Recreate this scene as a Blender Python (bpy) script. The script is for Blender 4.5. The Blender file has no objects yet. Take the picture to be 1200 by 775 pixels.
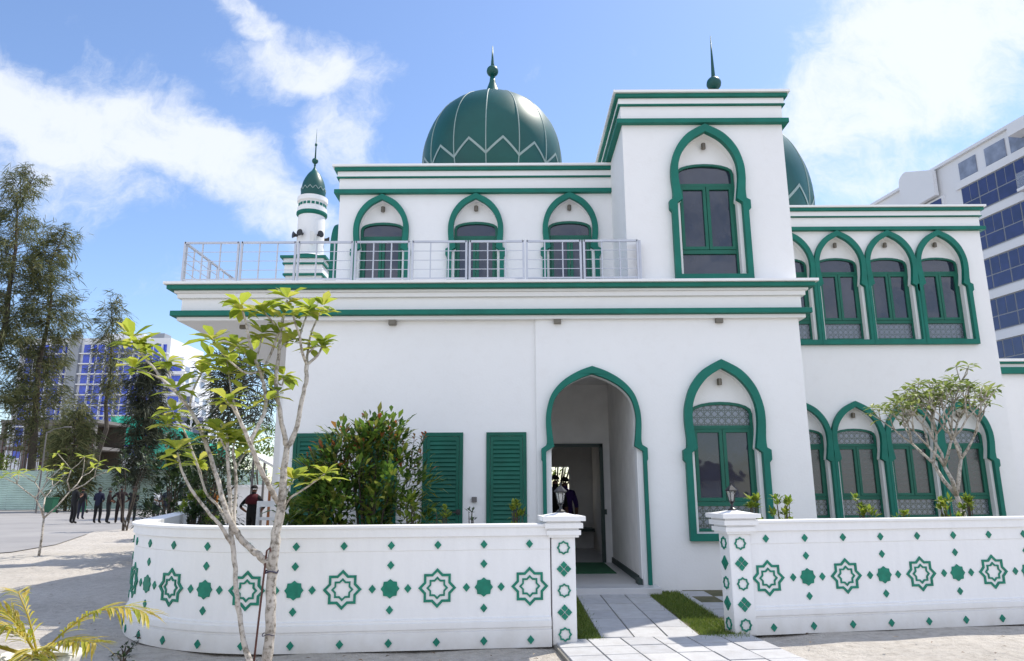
import bpy, bmesh, math, random
from mathutils import Vector, Matrix
from mathutils.geometry import tessellate_polygon
R = math.radians
rnd = random.Random(7)
S = bpy.context.scene
COL = S.collection

# ------------------------------------------------------------------ camera
cam_d = bpy.data.cameras.new('camera'); cam = bpy.data.objects.new('camera', cam_d); COL.objects.link(cam)
cam_d.sensor_width = 36; cam_d.lens = 24.99; cam_d.clip_end = 3000; cam_d.clip_start = 0.05
cam.matrix_world = Matrix.Translation((0, 0, 1.6)) @ Matrix.Rotation(R(102.42), 4, 'X') @ Matrix.Rotation(R(-0.3), 4, 'Z')
S.camera = cam

# ------------------------------------------------------------------ light
SUN = Vector((0.50, 0.43, 1.0)).normalized()
SUN_EL = math.asin(SUN.z); SUN_AZ = math.atan2(SUN.x, SUN.y)
S.view_settings.view_transform = 'Standard'; S.view_settings.look = 'None'
S.view_settings.exposure = 1.14; S.view_settings.gamma = 1
W = bpy.data.worlds.new('World'); S.world = W; W.use_nodes = True
wn = W.node_tree.nodes; wl = W.node_tree.links; wn.clear()
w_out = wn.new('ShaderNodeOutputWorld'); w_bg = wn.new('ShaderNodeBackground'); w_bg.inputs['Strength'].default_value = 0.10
wl.new(w_bg.outputs[0], w_out.inputs[0])
sky = wn.new('ShaderNodeTexSky'); sky.sky_type = 'NISHITA'; sky.sun_disc = False
sky.sun_elevation = SUN_EL; sky.sun_rotation = SUN_AZ; sky.air_density = 1.0; sky.dust_density = 0.4; sky.ozone_density = 3.0
tc = wn.new('ShaderNodeTexCoord')
sep = wn.new('ShaderNodeSeparateXYZ'); wl.new(tc.outputs['Generated'], sep.inputs[0])
def wmath(op, a, b=None, c=None, clamp=False):
    n = wn.new('ShaderNodeMath'); n.operation = op; n.use_clamp = clamp
    for i, v in enumerate((a, b, c)):
        if v is None: continue
        if isinstance(v, (int, float)): n.inputs[i].default_value = v
        else: wl.new(v, n.inputs[i])
    return n.outputs[0]
ay = wmath('MAXIMUM', wmath('ABSOLUTE', sep.outputs[1]), 0.05)
cmb = wn.new('ShaderNodeCombineXYZ')
wl.new(wmath('DIVIDE', sep.outputs[0], ay), cmb.inputs[0]); wl.new(wmath('DIVIDE', sep.outputs[2], ay), cmb.inputs[1])
wl.new(wmath('MULTIPLY', sep.outputs[1], 0.3), cmb.inputs[2])
nz0 = wn.new('ShaderNodeTexNoise'); nz0.inputs['Scale'].default_value = 5; nz0.inputs['Detail'].default_value = 5; wl.new(cmb.outputs[0], nz0.inputs['Vector'])
dsub = wn.new('ShaderNodeVectorMath'); dsub.operation = 'SUBTRACT'; wl.new(nz0.outputs['Color'], dsub.inputs[0]); dsub.inputs[1].default_value = (.5, .5, .5)
dsc = wn.new('ShaderNodeVectorMath'); dsc.operation = 'SCALE'; wl.new(dsub.outputs[0], dsc.inputs[0]); dsc.inputs['Scale'].default_value = 0.22
dadd = wn.new('ShaderNodeVectorMath'); dadd.operation = 'ADD'; wl.new(cmb.outputs[0], dadd.inputs[0]); wl.new(dsc.outputs[0], dadd.inputs[1])
# cloud banks: centre and radii in the sky's (east / north, up / north) coordinates
CLOUDS = [(-.74, .56, .24, .09, -12, 1.0), (-.52, .53, .20, .085, -22, 1.0), (-.37, .43, .13, .05, -30, .85), (-.27, .36, .10, .05, -20, .6),
          (-.70, .44, .22, .10, 0, .55), (-.44, .76, .13, .035, -38, .75), (-.33, .66, .12, .055, -15, 1.0), (-.27, .53, .06, .10, 15, .75),
          (.66, .68, .17, .17, 35, 1.05), (.52, .56, .17, .10, 35, .8), (.82, .80, .2, .15, 20, 1.05), (.60, .45, .22, .07, 15, .6), (.45, .43, .12, .05, 0, .55),
          (-.62, .30, .3, .05, 0, .25), (.05, .40, .6, .03, 0, .1)]
acc = None
for (cx, cy, rx, ry, ang, st) in CLOUDS:
    mp = wn.new('ShaderNodeMapping'); mp.vector_type = 'TEXTURE'
    mp.inputs['Location'].default_value = (cx, cy, .27); mp.inputs['Rotation'].default_value = (0, 0, R(ang)); mp.inputs['Scale'].default_value = (rx, ry, 1)
    wl.new(dadd.outputs[0], mp.inputs['Vector'])
    ln = wn.new('ShaderNodeVectorMath'); ln.operation = 'LENGTH'; wl.new(mp.outputs[0], ln.inputs[0])
    m = wmath('MULTIPLY', wmath('SUBTRACT', 1.45, ln.outputs['Value'], clamp=True), st)
    acc = m if acc is None else wmath('MAXIMUM', acc, m)
nz1 = wn.new('ShaderNodeTexNoise'); nz1.inputs['Scale'].default_value = 7; nz1.inputs['Detail'].default_value = 8; nz1.inputs['Roughness'].default_value = .70
wl.new(dadd.outputs[0], nz1.inputs['Vector'])
acc = wmath('MAXIMUM', acc, wmath('MULTIPLY', wmath('MULTIPLY', sep.outputs[1], -4, clamp=True), .74))  # extra cloud cover added out of view behind the camera, as facade fill
dens = wmath('ADD', acc, wmath('MULTIPLY', wmath('SUBTRACT', nz1.outputs[0], 0.5), 1.9))
mr = wn.new('ShaderNodeMapRange'); mr.interpolation_type = 'SMOOTHSTEP'; wl.new(dens, mr.inputs[0])
mr.inputs[1].default_value = 0.16; mr.inputs[2].default_value = 1.08; mr.inputs[3].default_value = 0.0; mr.inputs[4].default_value = 0.82
up = wmath('MULTIPLY', mr.outputs[0], wmath('MULTIPLY', sep.outputs[2], 12, clamp=True))
wmix = wn.new('ShaderNodeMixRGB'); wl.new(up, wmix.inputs[0]); hsv = wn.new('ShaderNodeHueSaturation'); hsv.inputs['Saturation'].default_value = 1.03; hsv.inputs['Value'].default_value = .97; hsv.inputs['Hue'].default_value = .504; wl.new(sky.outputs[0], hsv.inputs['Color']); wl.new(hsv.outputs[0], wmix.inputs[1])
# clouds in front are seen against the light; brighter unseen ones are added behind the camera to fill the shaded facade
cloud_fill = wmath('MULTIPLY', wmath('MULTIPLY', sep.outputs[1], -2.5, clamp=True), 1.0)
cmix = wn.new('ShaderNodeMixRGB'); wl.new(cloud_fill, cmix.inputs[0]); cmix.inputs[1].default_value = (4.7, 4.85, 5.1, 1); cmix.inputs[2].default_value = (6.9, 7.2, 8.2, 1); wl.new(cmix.outputs[0], wmix.inputs[2])
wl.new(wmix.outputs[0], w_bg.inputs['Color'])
sun_d = bpy.data.lights.new('sun', 'SUN'); sun_d.energy = 2.3; sun_d.angle = R(.53); sun_d.color = (1, .94, .84)
sun = bpy.data.objects.new('sun', sun_d); COL.objects.link(sun); sun.rotation_euler = SUN.to_track_quat('Z', 'Y').to_euler(); sun.location = (10, 10, 40)

# ------------------------------------------------------------------ materials
class NT:
    def __init__(s, name):
        s.m = bpy.data.materials.new(name); s.m.use_nodes = True; s.n = s.m.node_tree.nodes; s.l = s.m.node_tree.links
        s.b = s.n['Principled BSDF']; s.out = s.n['Material Output']
    def new(s, t, **k):
        x = s.n.new(t)
        for a, v in k.items(): setattr(x, a, v)
        return x
    def noise(s, scale, detail=4, rough=.55, vec=None):
        x = s.new('ShaderNodeTexNoise'); x.inputs['Scale'].default_value = scale; x.inputs['Detail'].default_value = detail; x.inputs['Roughness'].default_value = rough
        if vec is None:
            if not hasattr(s, 'pos'): s.pos = s.new('ShaderNodeNewGeometry').outputs['Position']
            vec = s.pos
        s.l.new(vec, x.inputs['Vector']); return x.outputs[0]
    def ramp(s, fac, stops):
        x = s.new('ShaderNodeValToRGB'); e = x.color_ramp.elements
        while len(e) < len(stops): e.new(.5)
        for i, (p, c) in enumerate(stops): e[i].position = p; e[i].color = (*c, 1)
        s.l.new(fac, x.inputs[0]); return x.outputs[0]
    def bump(s, h, st, dist=.02):
        x = s.new('ShaderNodeBump'); x.inputs['Strength'].default_value = st; x.inputs['Distance'].default_value = dist
        s.l.new(h, x.inputs['Height']); s.l.new(x.outputs[0], s.b.inputs['Normal'])
def paint(name, c, rough=.5, var=.08, scale=2.5, bump=.06, bscale=60, spec=None, metal=0):
    t = NT(name); t.b.inputs['Roughness'].default_value = rough; t.b.inputs['Metallic'].default_value = metal
    a = tuple(x * (1 - var) for x in c); b = tuple(min(1, x * (1 + var)) for x in c)
    t.l.new(t.ramp(t.noise(scale, 6), [(.3, a), (.7, b)]), t.b.inputs['Base Color'])
    if bump: t.bump(t.noise(bscale, 3), bump)
    if spec is not None: t.b.inputs['Specular IOR Level'].default_value = spec
    return t.m
M = {}
t = NT('white_plaster'); t.b.inputs['Roughness'].default_value = .75
mx = t.new('ShaderNodeMixRGB'); mx.blend_type = 'MULTIPLY'; mx.inputs[0].default_value = 1
t.l.new(t.ramp(t.noise(.7, 7, .6), [(.3, (.80, .795, .785)), (.65, (.825, .82, .81))]), mx.inputs[1])
t.l.new(t.ramp(t.noise(6, 8, .65), [(.25, (.975, .97, .965)), (.5, (1, 1, 1))]), mx.inputs[2])
t.l.new(mx.outputs[0], t.b.inputs['Base Color']); t.bump(t.noise(28, 5), .10, .02); M['white'] = t.m
t = NT('white_wall_paint'); t.b.inputs['Roughness'].default_value = .6
mp = t.new('ShaderNodeMapping'); mp.inputs['Scale'].default_value = (5, 5, .7); t.pos = t.new('ShaderNodeNewGeometry').outputs['Position']; t.l.new(t.pos, mp.inputs[0])
sx = t.new('ShaderNodeSeparateXYZ'); t.l.new(t.pos, sx.inputs[0])
dirt = t.new('ShaderNodeMapRange'); t.l.new(sx.outputs[2], dirt.inputs[0]); dirt.inputs[1].default_value = 0; dirt.inputs[2].default_value = .34; dirt.inputs[3].default_value = 1.0; dirt.inputs[4].default_value = 0
dm = t.new('ShaderNodeMath', operation='MULTIPLY'); t.l.new(dirt.outputs[0], dm.inputs[0]); t.l.new(t.noise(3.5, 7, .65), dm.inputs[1])
mx = t.new('ShaderNodeMixRGB'); t.l.new(dm.outputs[0], mx.inputs[0]); mx.inputs[2].default_value = (.5, .45, .38, 1)
t.l.new(t.ramp(t.noise(2, 7, .62, mp.outputs[0]), [(.3, (.785, .78, .775)), (.6, (.82, .815, .81))]), mx.inputs[1])
t.l.new(mx.outputs[0], t.b.inputs['Base Color']); t.bump(t.noise(22, 5), .12, .02); M['wall'] = t.m
M['soffit'] = paint('soffit_plaster', (.74, .73, .70), .8)
M['green'] = paint('green_trim', (.006, .148, .108), .55, .12, 3, spec=.3)
M['shutter'] = paint('shutter_green', (.004, .10, .066), .5, .15, 4, spec=.3)
M['frame'] = paint('frame_green', (.006, .115, .075), .4, .1, 4, spec=.35)
M['tile_green'] = paint('tile_green', (.012, .19, .125), .5, .18, 14, spec=.3)
M['dome'] = paint('dome_green', (.005, .074, .064), .42, .16, 1.2, .02, 8, spec=.4)
M['seam'] = paint('dome_seam', (.25, .33, .31), .5, .1)
M['rail'] = paint('rail_steel', (.48, .49, .53), .35, .08, metal=.5)
M['black'] = paint('black_metal', (.018, .018, .02), .4)
M['brass'] = paint('lamp_metal', (.16, .14, .11), .35, metal=.6)
M['wood'] = paint('wood', (.32, .13, .05), .55, .25, 6)
M['orange'] = paint('orange_board', (.75, .25, .02), .5)
M['binm'] = paint('bin_green', (.01, .10, .05), .5)
M['rust'] = paint('rusty_rod', (.10, .035, .025), .7, .3, 20)
M['tie'] = paint('tie_wire', (.03, .025, .05), .6)
M['carpet'] = paint('carpet_green', (.015, .10, .045), .95, .2, 20)
M['floor'] = paint('porch_tile', (.55, .55, .55), .3, .06, 2, 0)
M['interior'] = paint('interior_paint', (.78, .76, .73), .8)
M['frame_dark'] = paint('dark_frame', (.02, .04, .035), .5)
def glass(name, c, ior=2.0, rough=.03):
    t = NT(name); t.b.inputs['Roughness'].default_value = rough; t.b.inputs['IOR'].default_value = ior
    t.l.new(t.ramp(t.noise(1.3, 3), [(.35, tuple(x * .8 for x in c)), (.65, tuple(x * 1.2 for x in c))]), t.b.inputs['Base Color'])
    t.bump(t.noise(2.2, 2), .05, .05); return t.m
M['pane'] = glass('tinted_glass', (.016, .022, .042), 1.72)
M['pane_dark'] = glass('dark_glass', (.018, .017, .016), 1.65)
M['blue_glass'] = glass('blue_glass', (.02, .025, .10), 1.8, .08)
M['blue_bright'] = glass('bright_blue_glass', (.03, .07, .50), 1.6, .1)
M['grey_glass'] = glass('grey_glass', (.22, .25, .32), 1.6, .15)
def lattice(name, base, e0=.05, e1=.09):
    t = NT(name); t.b.inputs['Roughness'].default_value = .25
    pos = t.new('ShaderNodeNewGeometry').outputs['Position']; mn = None      # straight bars in four directions cross into eight-pointed stars
    for k, sp in ((0, .115), (45, .115 * .7071), (90, .115), (135, .115 * .7071)):
        d = t.new('ShaderNodeVectorMath', operation='DOT_PRODUCT'); t.l.new(pos, d.inputs[0]); d.inputs[1].default_value = (math.cos(R(k)) / sp, 0, math.sin(R(k)) / sp)
        f = t.new('ShaderNodeMath', operation='FRACT'); t.l.new(d.outputs['Value'], f.inputs[0])
        q = t.new('ShaderNodeMath', operation='SUBTRACT'); t.l.new(f.outputs[0], q.inputs[0]); q.inputs[1].default_value = .5
        a = t.new('ShaderNodeMath', operation='ABSOLUTE'); t.l.new(q.outputs[0], a.inputs[0])
        z = t.new('ShaderNodeMath', operation='MULTIPLY'); t.l.new(a.outputs[0], z.inputs[0]); z.inputs[1].default_value = 1.0 if k % 90 == 0 else .7071
        if mn is None: mn = z.outputs[0]
        else:
            m2 = t.new('ShaderNodeMath', operation='MINIMUM'); t.l.new(mn, m2.inputs[0]); t.l.new(z.outputs[0], m2.inputs[1]); mn = m2.outputs[0]
    t.l.new(t.ramp(mn, [(e0, (.004, .030, .024)), (e1, base)]), t.b.inputs['Base Color'])
    t.b.inputs['IOR'].default_value = 1.9; t.bump(mn, .3, .01); return t.m
M['lattice'] = lattice('lattice_glass', (.15, .18, .22), .055, .08)
M['lattice_dark'] = lattice('dark_lattice_glass', (.035, .033, .036), .03, .05)
M['lattice_fine'] = lattice('frosted_lattice', (.11, .13, .17), .035, .06)
t = NT('clear_lamp_glass'); t.b.inputs['Transmission Weight'].default_value = .85; t.b.inputs['Roughness'].default_value = .15; t.b.inputs['Base Color'].default_value = (.85, .87, .88, 1); M['lampglass'] = t.m
M['bulb'] = paint('frosted_bulb', (.85, .83, .78), .4)
# ground
t = NT('sand'); t.b.inputs['Roughness'].default_value = .95
mx = t.new('ShaderNodeMixRGB'); mx.blend_type = 'MULTIPLY'; mx.inputs[0].default_value = 1
t.l.new(t.ramp(t.noise(.55, 8, .6), [(.3, (.46, .42, .365)), (.7, (.58, .535, .475))]), mx.inputs[1])
t.l.new(t.ramp(t.noise(9, 9, .7), [(.3, (.72, .70, .68)), (.55, (1, 1, 1))]), mx.inputs[2])
t.l.new(mx.outputs[0], t.b.inputs['Base Color'])
hm = t.new('ShaderNodeMath', operation='ADD'); t.l.new(t.noise(3.2, 8, .62), hm.inputs[0]); h2 = t.new('ShaderNodeMath', operation='MULTIPLY'); t.l.new(t.noise(30, 5, .7), h2.inputs[0]); h2.inputs[1].default_value = .3
t.l.new(h2.outputs[0], hm.inputs[1]); t.bump(hm.outputs[0], .9, .10); M['sand'] = t.m
t = NT('asphalt'); t.b.inputs['Roughness'].default_value = .9
t.l.new(t.ramp(t.noise(.35, 8, .62), [(.3, (.25, .24, .235)), (.7, (.34, .325, .31))]), t.b.inputs['Base Color']); t.bump(t.noise(40, 4), .3); M['asphalt'] = t.m
t = NT('soil'); t.b.inputs['Roughness'].default_value = 1
t.l.new(t.ramp(t.noise(4, 8), [(.3, (.07, .075, .03)), (.7, (.16, .14, .08))]), t.b.inputs['Base Color']); M['soil'] = t.m
t = NT('paver'); t.b.inputs['Roughness'].default_value = .8
ri = t.new('ShaderNodeNewGeometry'); t.pos = ri.outputs['Position']
mx = t.new('ShaderNodeMixRGB'); mx.blend_type = 'MULTIPLY'; mx.inputs[0].default_value = 1
t.l.new(t.ramp(ri.outputs['Random Per Island'], [(0, (.42, .42, .43)), (1, (.52, .515, .51))]), mx.inputs[1])
t.l.new(t.ramp(t.noise(7, 8, .65), [(.3, (.84, .82, .80)), (.6, (1, 1, 1))]), mx.inputs[2])
t.l.new(mx.outputs[0], t.b.inputs['Base Color']); t.bump(t.noise(50, 4), .15); M['paver'] = t.m
M['joint'] = paint('paver_joint', (.19, .18, .16), .95)
def foliage(name, cols, trans=.35, rough=.5):
    t = NT(name); g = t.new('ShaderNodeNewGeometry')
    n = len(cols); c = t.ramp(g.outputs['Random Per Island'], [(i / (n - 1), x) for i, x in enumerate(cols)])
    t.l.new(c, t.b.inputs['Base Color']); t.b.inputs['Roughness'].default_value = rough
    tr = t.new('ShaderNodeBsdfTranslucent'); t.l.new(c, tr.inputs[0])
    ms = t.new('ShaderNodeMixShader'); ms.inputs[0].default_value = trans
    t.l.new(t.b.outputs[0], ms.inputs[1]); t.l.new(tr.outputs[0], ms.inputs[2]); t.l.new(ms.outputs[0], t.out.inputs[0]); return t.m
M['frang_leaf'] = foliage('frangipani_leaf', [(.16, .23, .028), (.33, .40, .05), (.46, .52, .065), (.54, .50, .11)], .58)
M['frang_leaf_b'] = foliage('frangipani_leaf_muted', [(.10, .15, .04), (.22, .28, .07), (.32, .36, .12)], .5)
M['bush_leaf'] = foliage('glossy_leaf', [(.025, .06, .014), (.08, .16, .025), (.16, .25, .035), (.28, .27, .06)], .42, .4)
M['red_leaf'] = foliage('red_young_leaf', [(.35, .09, .04), (.42, .15, .05), (.30, .18, .04)], .4)
M['dark_leaf'] = foliage('dark_leaf', [(.015, .03, .012), (.03, .06, .018), (.055, .085, .025)], .25)
M['lime_leaf'] = foliage('lime_leaf', [(.10, .18, .02), (.22, .30, .04), (.33, .36, .05)], .5)
M['needle'] = foliage('casuarina_needle', [(.05, .068, .028), (.10, .12, .045), (.16, .17, .065), (.23, .21, .09)], .4, .8)
M['needle_dark'] = foliage('dark_casuarina_needle', [(.022, .03, .018), (.045, .055, .03), (.075, .08, .045)], .25, .8)
M['palm_y'] = foliage('yellow_palm_leaflet', [(.28, .34, .03), (.48, .46, .05), (.58, .44, .06), (.6, .54, .2)], .45)
M['grass'] = foliage('grass_blade', [(.08, .14, .02), (.15, .22, .03), (.24, .28, .06)], .4)
t = NT('pale_bark'); t.b.inputs['Roughness'].default_value = .9
mx = t.new('ShaderNodeMixRGB'); mx.blend_type = 'MULTIPLY'; mx.inputs[0].default_value = 1
t.l.new(t.ramp(t.noise(22, 7, .65), [(.36, (.17, .145, .11)), (.54, (.56, .51, .45))]), mx.inputs[1])
t.l.new(t.ramp(t.noise(4, 6), [(.3, (.7, .68, .66)), (.6, (1, 1, 1))]), mx.inputs[2])
t.l.new(mx.outputs[0], t.b.inputs['Base Color']); t.bump(t.noise(45, 6, .7), .5, .01); M['bark'] = t.m
M['bark_dark'] = paint('dark_bark', (.07, .055, .042), .9, .3, 8)
M['hoard'] = paint('hoarding_sheet', (.50, .62, .55), .5, .15, .6)
M['hoard_d'] = paint('hoarding_sheet_teal', (.20, .42, .34), .5, .2, .8)
M['hotel'] = paint('hotel_white', (.66, .67, .69), .7, .05, .1)
M['hotel_b'] = paint('hotel_grey', (.25, .27, .30), .7, .05, .1)
M['net'] = paint('teal_netting', (.03, .42, .30), .8, .25, .5)
M['concrete'] = paint('raw_concrete', (.16, .15, .145), .9, .2, .4)
M['stone'] = paint('planter_white', (.7, .69, .66), .8, .1, 8, .3, 25)
def cloth(n, c): M[n] = paint(n, c, .9, .15, 8)
cloth('skin', (.16, .08, .05)); cloth('hair', (.01, .009, .008)); cloth('c_black', (.006, .006, .007)); cloth('c_navy', (.007, .009, .03)); cloth('c_maroon', (.016, .008, .008))
cloth('c_white', (.55, .57, .6)); cloth('c_purple', (.035, .012, .10)); cloth('c_red', (.08, .006, .012)); cloth('c_jean', (.014, .016, .03)); cloth('c_shoe', (.02, .018, .016)); cloth('c_lilac', (.35, .3, .55))

# ------------------------------------------------------------------ mesh helpers
ORG = {}
def tag(o, label=None, cat=None, group=None, kind=None):
    if label: o['label'] = label
    if cat: o['category'] = cat
    if group: o['group'] = group
    if kind: o['kind'] = kind
    return o
def thing(name, loc, label, cat, group=None):
    o = bpy.data.objects.new(name, None); COL.objects.link(o); o.location = loc; o.empty_display_size = .2
    ORG[o.name] = Vector(loc); return tag(o, label, cat, group)
class MB:
    def __init__(s): s.v = []; s.f = []; s.m = []; s.cur = 0
    def add(s, vs, fs):
        b = len(s.v); s.v += [Vector(v) for v in vs]
        for f in fs: s.f.append([i + b for i in f]); s.m.append(s.cur)
        return s
    def box(s, x0, x1, y0, y1, z0, z1):
        return s.add([(x0, y0, z0), (x1, y0, z0), (x1, y1, z0), (x0, y1, z0), (x0, y0, z1), (x1, y0, z1), (x1, y1, z1), (x0, y1, z1)],
                     [(0, 3, 2, 1), (4, 5, 6, 7), (0, 1, 5, 4), (1, 2, 6, 5), (2, 3, 7, 6), (3, 0, 4, 7)])
    def obox(s, c, ax, ay, az):   # oriented box, half-vectors
        c, ax, ay, az = map(Vector, (c, ax, ay, az))
        return s.add([c - ax - ay - az, c + ax - ay - az, c + ax + ay - az, c - ax + ay - az, c - ax - ay + az, c + ax - ay + az, c + ax + ay + az, c - ax + ay + az],
                     [(0, 3, 2, 1), (4, 5, 6, 7), (0, 1, 5, 4), (1, 2, 6, 5), (2, 3, 7, 6), (3, 0, 4, 7)])
    def bar(s, a, b, w, d=None):
        a, b = Vector(a), Vector(b); t = (b - a); L = t.length
        if L < 1e-6: return s
        t /= L; u = Vector((0, 0, 1)) if abs(t.z) < .9 else Vector((0, 1, 0))
        x = t.cross(u).normalized(); y = x.cross(t)
        return s.obox((a + b) / 2, x * w / 2, y * (d or w) / 2, t * L / 2)
    def tube(s, pts, rad, n=8, cap=True):
        pts = [Vector(p) for p in pts]
        if isinstance(rad, (int, float)): rad = [rad] * len(pts)
        b = len(s.v); prev = None
        for i, p in enumerate(pts):
            t = (pts[min(i + 1, len(pts) - 1)] - pts[max(i - 1, 0)]).normalized()
            if prev is None: u = t.cross(Vector((0, 0, 1)) if abs(t.z) < .9 else Vector((1, 0, 0))).normalized()
            else: u = (prev - t * prev.dot(t)).normalized()
            prev = u; w = t.cross(u)
            for k in range(n):
                a = 2 * math.pi * k / n; s.v.append(p + (u * math.cos(a) + w * math.sin(a)) * rad[i])
        for i in range(len(pts) - 1):
            for k in range(n):
                k2 = (k + 1) % n; s.f.append([b + i * n + k, b + i * n + k2, b + (i + 1) * n + k2, b + (i + 1) * n + k]); s.m.append(s.cur)
        if cap:
            s.f.append([b + k for k in range(n)][::-1]); s.m.append(s.cur)
            s.f.append([b + (len(pts) - 1) * n + k for k in range(n)]); s.m.append(s.cur)
        return s
    def lathe(s, prof, c, n=24, cap=True):
        c = Vector(c); b = len(s.v)
        for (r, z) in prof:
            for k in range(n):
                a = 2 * math.pi * k / n; s.v.append(c + Vector((r * math.cos(a), r * math.sin(a), z)))
        for i in range(len(prof) - 1):
            for k in range(n):
                k2 = (k + 1) % n; s.f.append([b + i * n + k, b + i * n + k2, b + (i + 1) * n + k2, b + (i + 1) * n + k]); s.m.append(s.cur)
        if cap:
            s.f.append([b + k for k in range(n)][::-1]); s.m.append(s.cur); s.f.append([b + (len(prof) - 1) * n + k for k in range(n)]); s.m.append(s.cur)
        return s
    def prism(s, loops, y0, y1):     # loops of (x, z); first outer, others holes; extruded along y
        allp = [p for l in loops for p in l]
        tri = tessellate_polygon([[Vector((x, z, 0)) for x, z in l] for l in loops])
        n = len(allp); b = len(s.v)
        s.v += [Vector((x, y0, z)) for x, z in allp] + [Vector((x, y1, z)) for x, z in allp]
        for q in tri:
            s.f.append([b + q[0], b + q[1], b + q[2]]); s.m.append(s.cur); s.f.append([b + n + q[2], b + n + q[1], b + n + q[0]]); s.m.append(s.cur)
        o = 0
        for l in loops:
            for i in range(len(l)):
                j = (i + 1) % len(l); s.f.append([b + o + i, b + o + j, b + n + o + j, b + n + o + i]); s.m.append(s.cur)
            o += len(l)
        return s
    def rot(s, ang, c):               # turn everything so far about a vertical axis through c
        m = Matrix.Rotation(ang, 3, 'Z'); c = Vector(c); s.v = [c + m @ (v - c) for v in s.v]; return s
    def build(s, name, mat, parent=None, smooth=False, recalc=True, bevel=0):
        P = ORG.get(parent.name, Vector()) if parent else Vector()
        xs = [v.x for v in s.v]; ys = [v.y for v in s.v]; zs = [v.z for v in s.v]
        o0 = Vector(((min(xs) + max(xs)) / 2, (min(ys) + max(ys)) / 2, min(zs)))
        me = bpy.data.meshes.new(name); me.from_pydata([v - o0 for v in s.v], [], s.f)
        mats = mat if isinstance(mat, (list, tuple)) else [mat]
        for m in mats: me.materials.append(m)
        if len(mats) > 1: me.polygons.foreach_set('material_index', s.m)
        if recalc:
            bm = bmesh.new(); bm.from_mesh(me); bmesh.ops.recalc_face_normals(bm, faces=bm.faces); bm.to_mesh(me); bm.free()
        if smooth: me.polygons.foreach_set('use_smooth', [True] * len(me.polygons))
        o = bpy.data.objects.new(name, me); COL.objects.link(o)
        if parent: o.parent = parent; o.location = o0 - P
        else: o.location = o0
        ORG[o.name] = o0
        if bevel:
            bv = o.modifiers.new('bevel', 'BEVEL'); bv.width = bevel; bv.segments = 2; bv.limit_method = 'ANGLE'; bv.angle_limit = R(40)
        return o
def copy_tree(o, parent=None):
    c = o.copy(); COL.objects.link(c)
    if parent: c.parent = parent
    for ch in list(o.children): copy_tree(ch, c)
    return c
def catmull(p, n=5):
    out = []
    for i in range(len(p) - 1):
        a, b, c, d = p[max(i - 1, 0)], p[i], p[i + 1], p[min(i + 2, len(p) - 1)]
        for k in range(n):
            t = k / n; t2 = t * t; t3 = t2 * t
            out.append(tuple(.5 * (2 * b[j] + (c[j] - a[j]) * t + (2 * a[j] - 5 * b[j] + 4 * c[j] - d[j]) * t2 + (3 * b[j] - a[j] - 3 * c[j] + d[j]) * t3) for j in range(len(b))))
    return out + [p[-1]]

# ------------------------------------------------------------------ ground
g = MB()
xs = [-1500, -400, -120, -60, -30] + [-20 + .5 * i for i in range(81)] + [30, 60, 120, 400, 1500]
ys = [-1500, -300, -60, -20, -8, 0, 2] + [4 + .4 * i for i in range(60)] + [32, 40, 60, 120, 400, 1800]
def gz(x, y):
    if abs(x) > 21 or y < 4 or y > 27: return 0
    h = .022 * math.sin(1.7 * x + .8 * y) * math.sin(1.1 * y - .6 * x) + .014 * math.sin(3.9 * x - 2.1 * y)
    if .2 < x < 3.2 and y > 6.6: return -.03
    if x < -12 and y > 16: return -.02
    return h - .01
g.add([(x, y, gz(x, y)) for y in ys for x in xs], [(j * len(xs) + i, j * len(xs) + i + 1, (j + 1) * len(xs) + i + 1, (j + 1) * len(xs) + i) for j in range(len(ys) - 1) for i in range(len(xs) - 1)])
tag(g.build('ground', M['sand'], smooth=True), kind='structure')
g = MB(); pts = [(-300, 62), (-300, 17.0), (-14.5, 17.2), (-13.2, 19.5), (-13.6, 22), (-16.2, 28.5), (-15.5, 33), (-8, 37), (-8, 62)]
tri = tessellate_polygon([[Vector((x, y, 0)) for x, y in pts]]); g.add([(x, y, .002) for x, y in pts], tri)
tag(g.build('road', M['asphalt']), kind='structure')
# garden soil inside the front walls
g = MB(); g.add([(-4.1, 9.2, .03), (-2.4, 7.95, .03), (.35, 8.2, .03), (.45, 11.6, .03), (-5.1, 11.7, .03)], [(0, 1, 2, 3, 4)])
g.add([(2.6, 8.7, .03), (12, 10.3, .03), (12, 15.3, .03), (2.6, 11.7, .03)], [(0, 1, 2, 3)])
tag(g.build('garden_bed', M['soil']), kind='structure')
g = MB(); g.box(.62, 2.5, 7.95, 11.5, -.05, .012); tag(g.build('lawn_soil', M['soil']), kind='structure')

# paved path and gate apron
def pavers(name, x0, nx, px, y0, ny, py, shift=0, skip=None, z=.03, org=None, ang=0):
    b = MB(); c0 = Vector(org or (0, 0, 0))
    for j in range(ny):
        for i in range(nx):
            if skip and skip(i, j): continue
            x = x0 + i * px; y = y0 + j * py; e = .006
            h = z + rnd.uniform(-.002, .003)
            b.add([(x + e, y + e, h - .03), (x + px - e, y + e, h - .03), (x + px - e, y + py - e, h - .03), (x + e, y + py - e, h - .03),
                   (x + e + .004, y + e + .004, h), (x + px - e - .004, y + e + .004, h), (x + px - e - .004, y + py - e - .004, h), (x + e + .004, y + py - e - .004, h)],
                  [(4, 5, 6, 7), (0, 1, 5, 4), (1, 2, 6, 5), (2, 3, 7, 6), (3, 0, 4, 7)])
    if ang: b.rot(ang, c0)
    return tag(b.build(name, M['paver'], recalc=False), kind='structure')
g = MB(); g.box(.92, 2.02, 8.1, 11.45, -.05, .018); g.box(2.5, 4.4, 9.0, 11.5, -.05, .016); tag(g.build('path_bed', M['joint']), kind='structure')
pavers('path', .93, 3, .36, 8.12, 6, .55)
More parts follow.
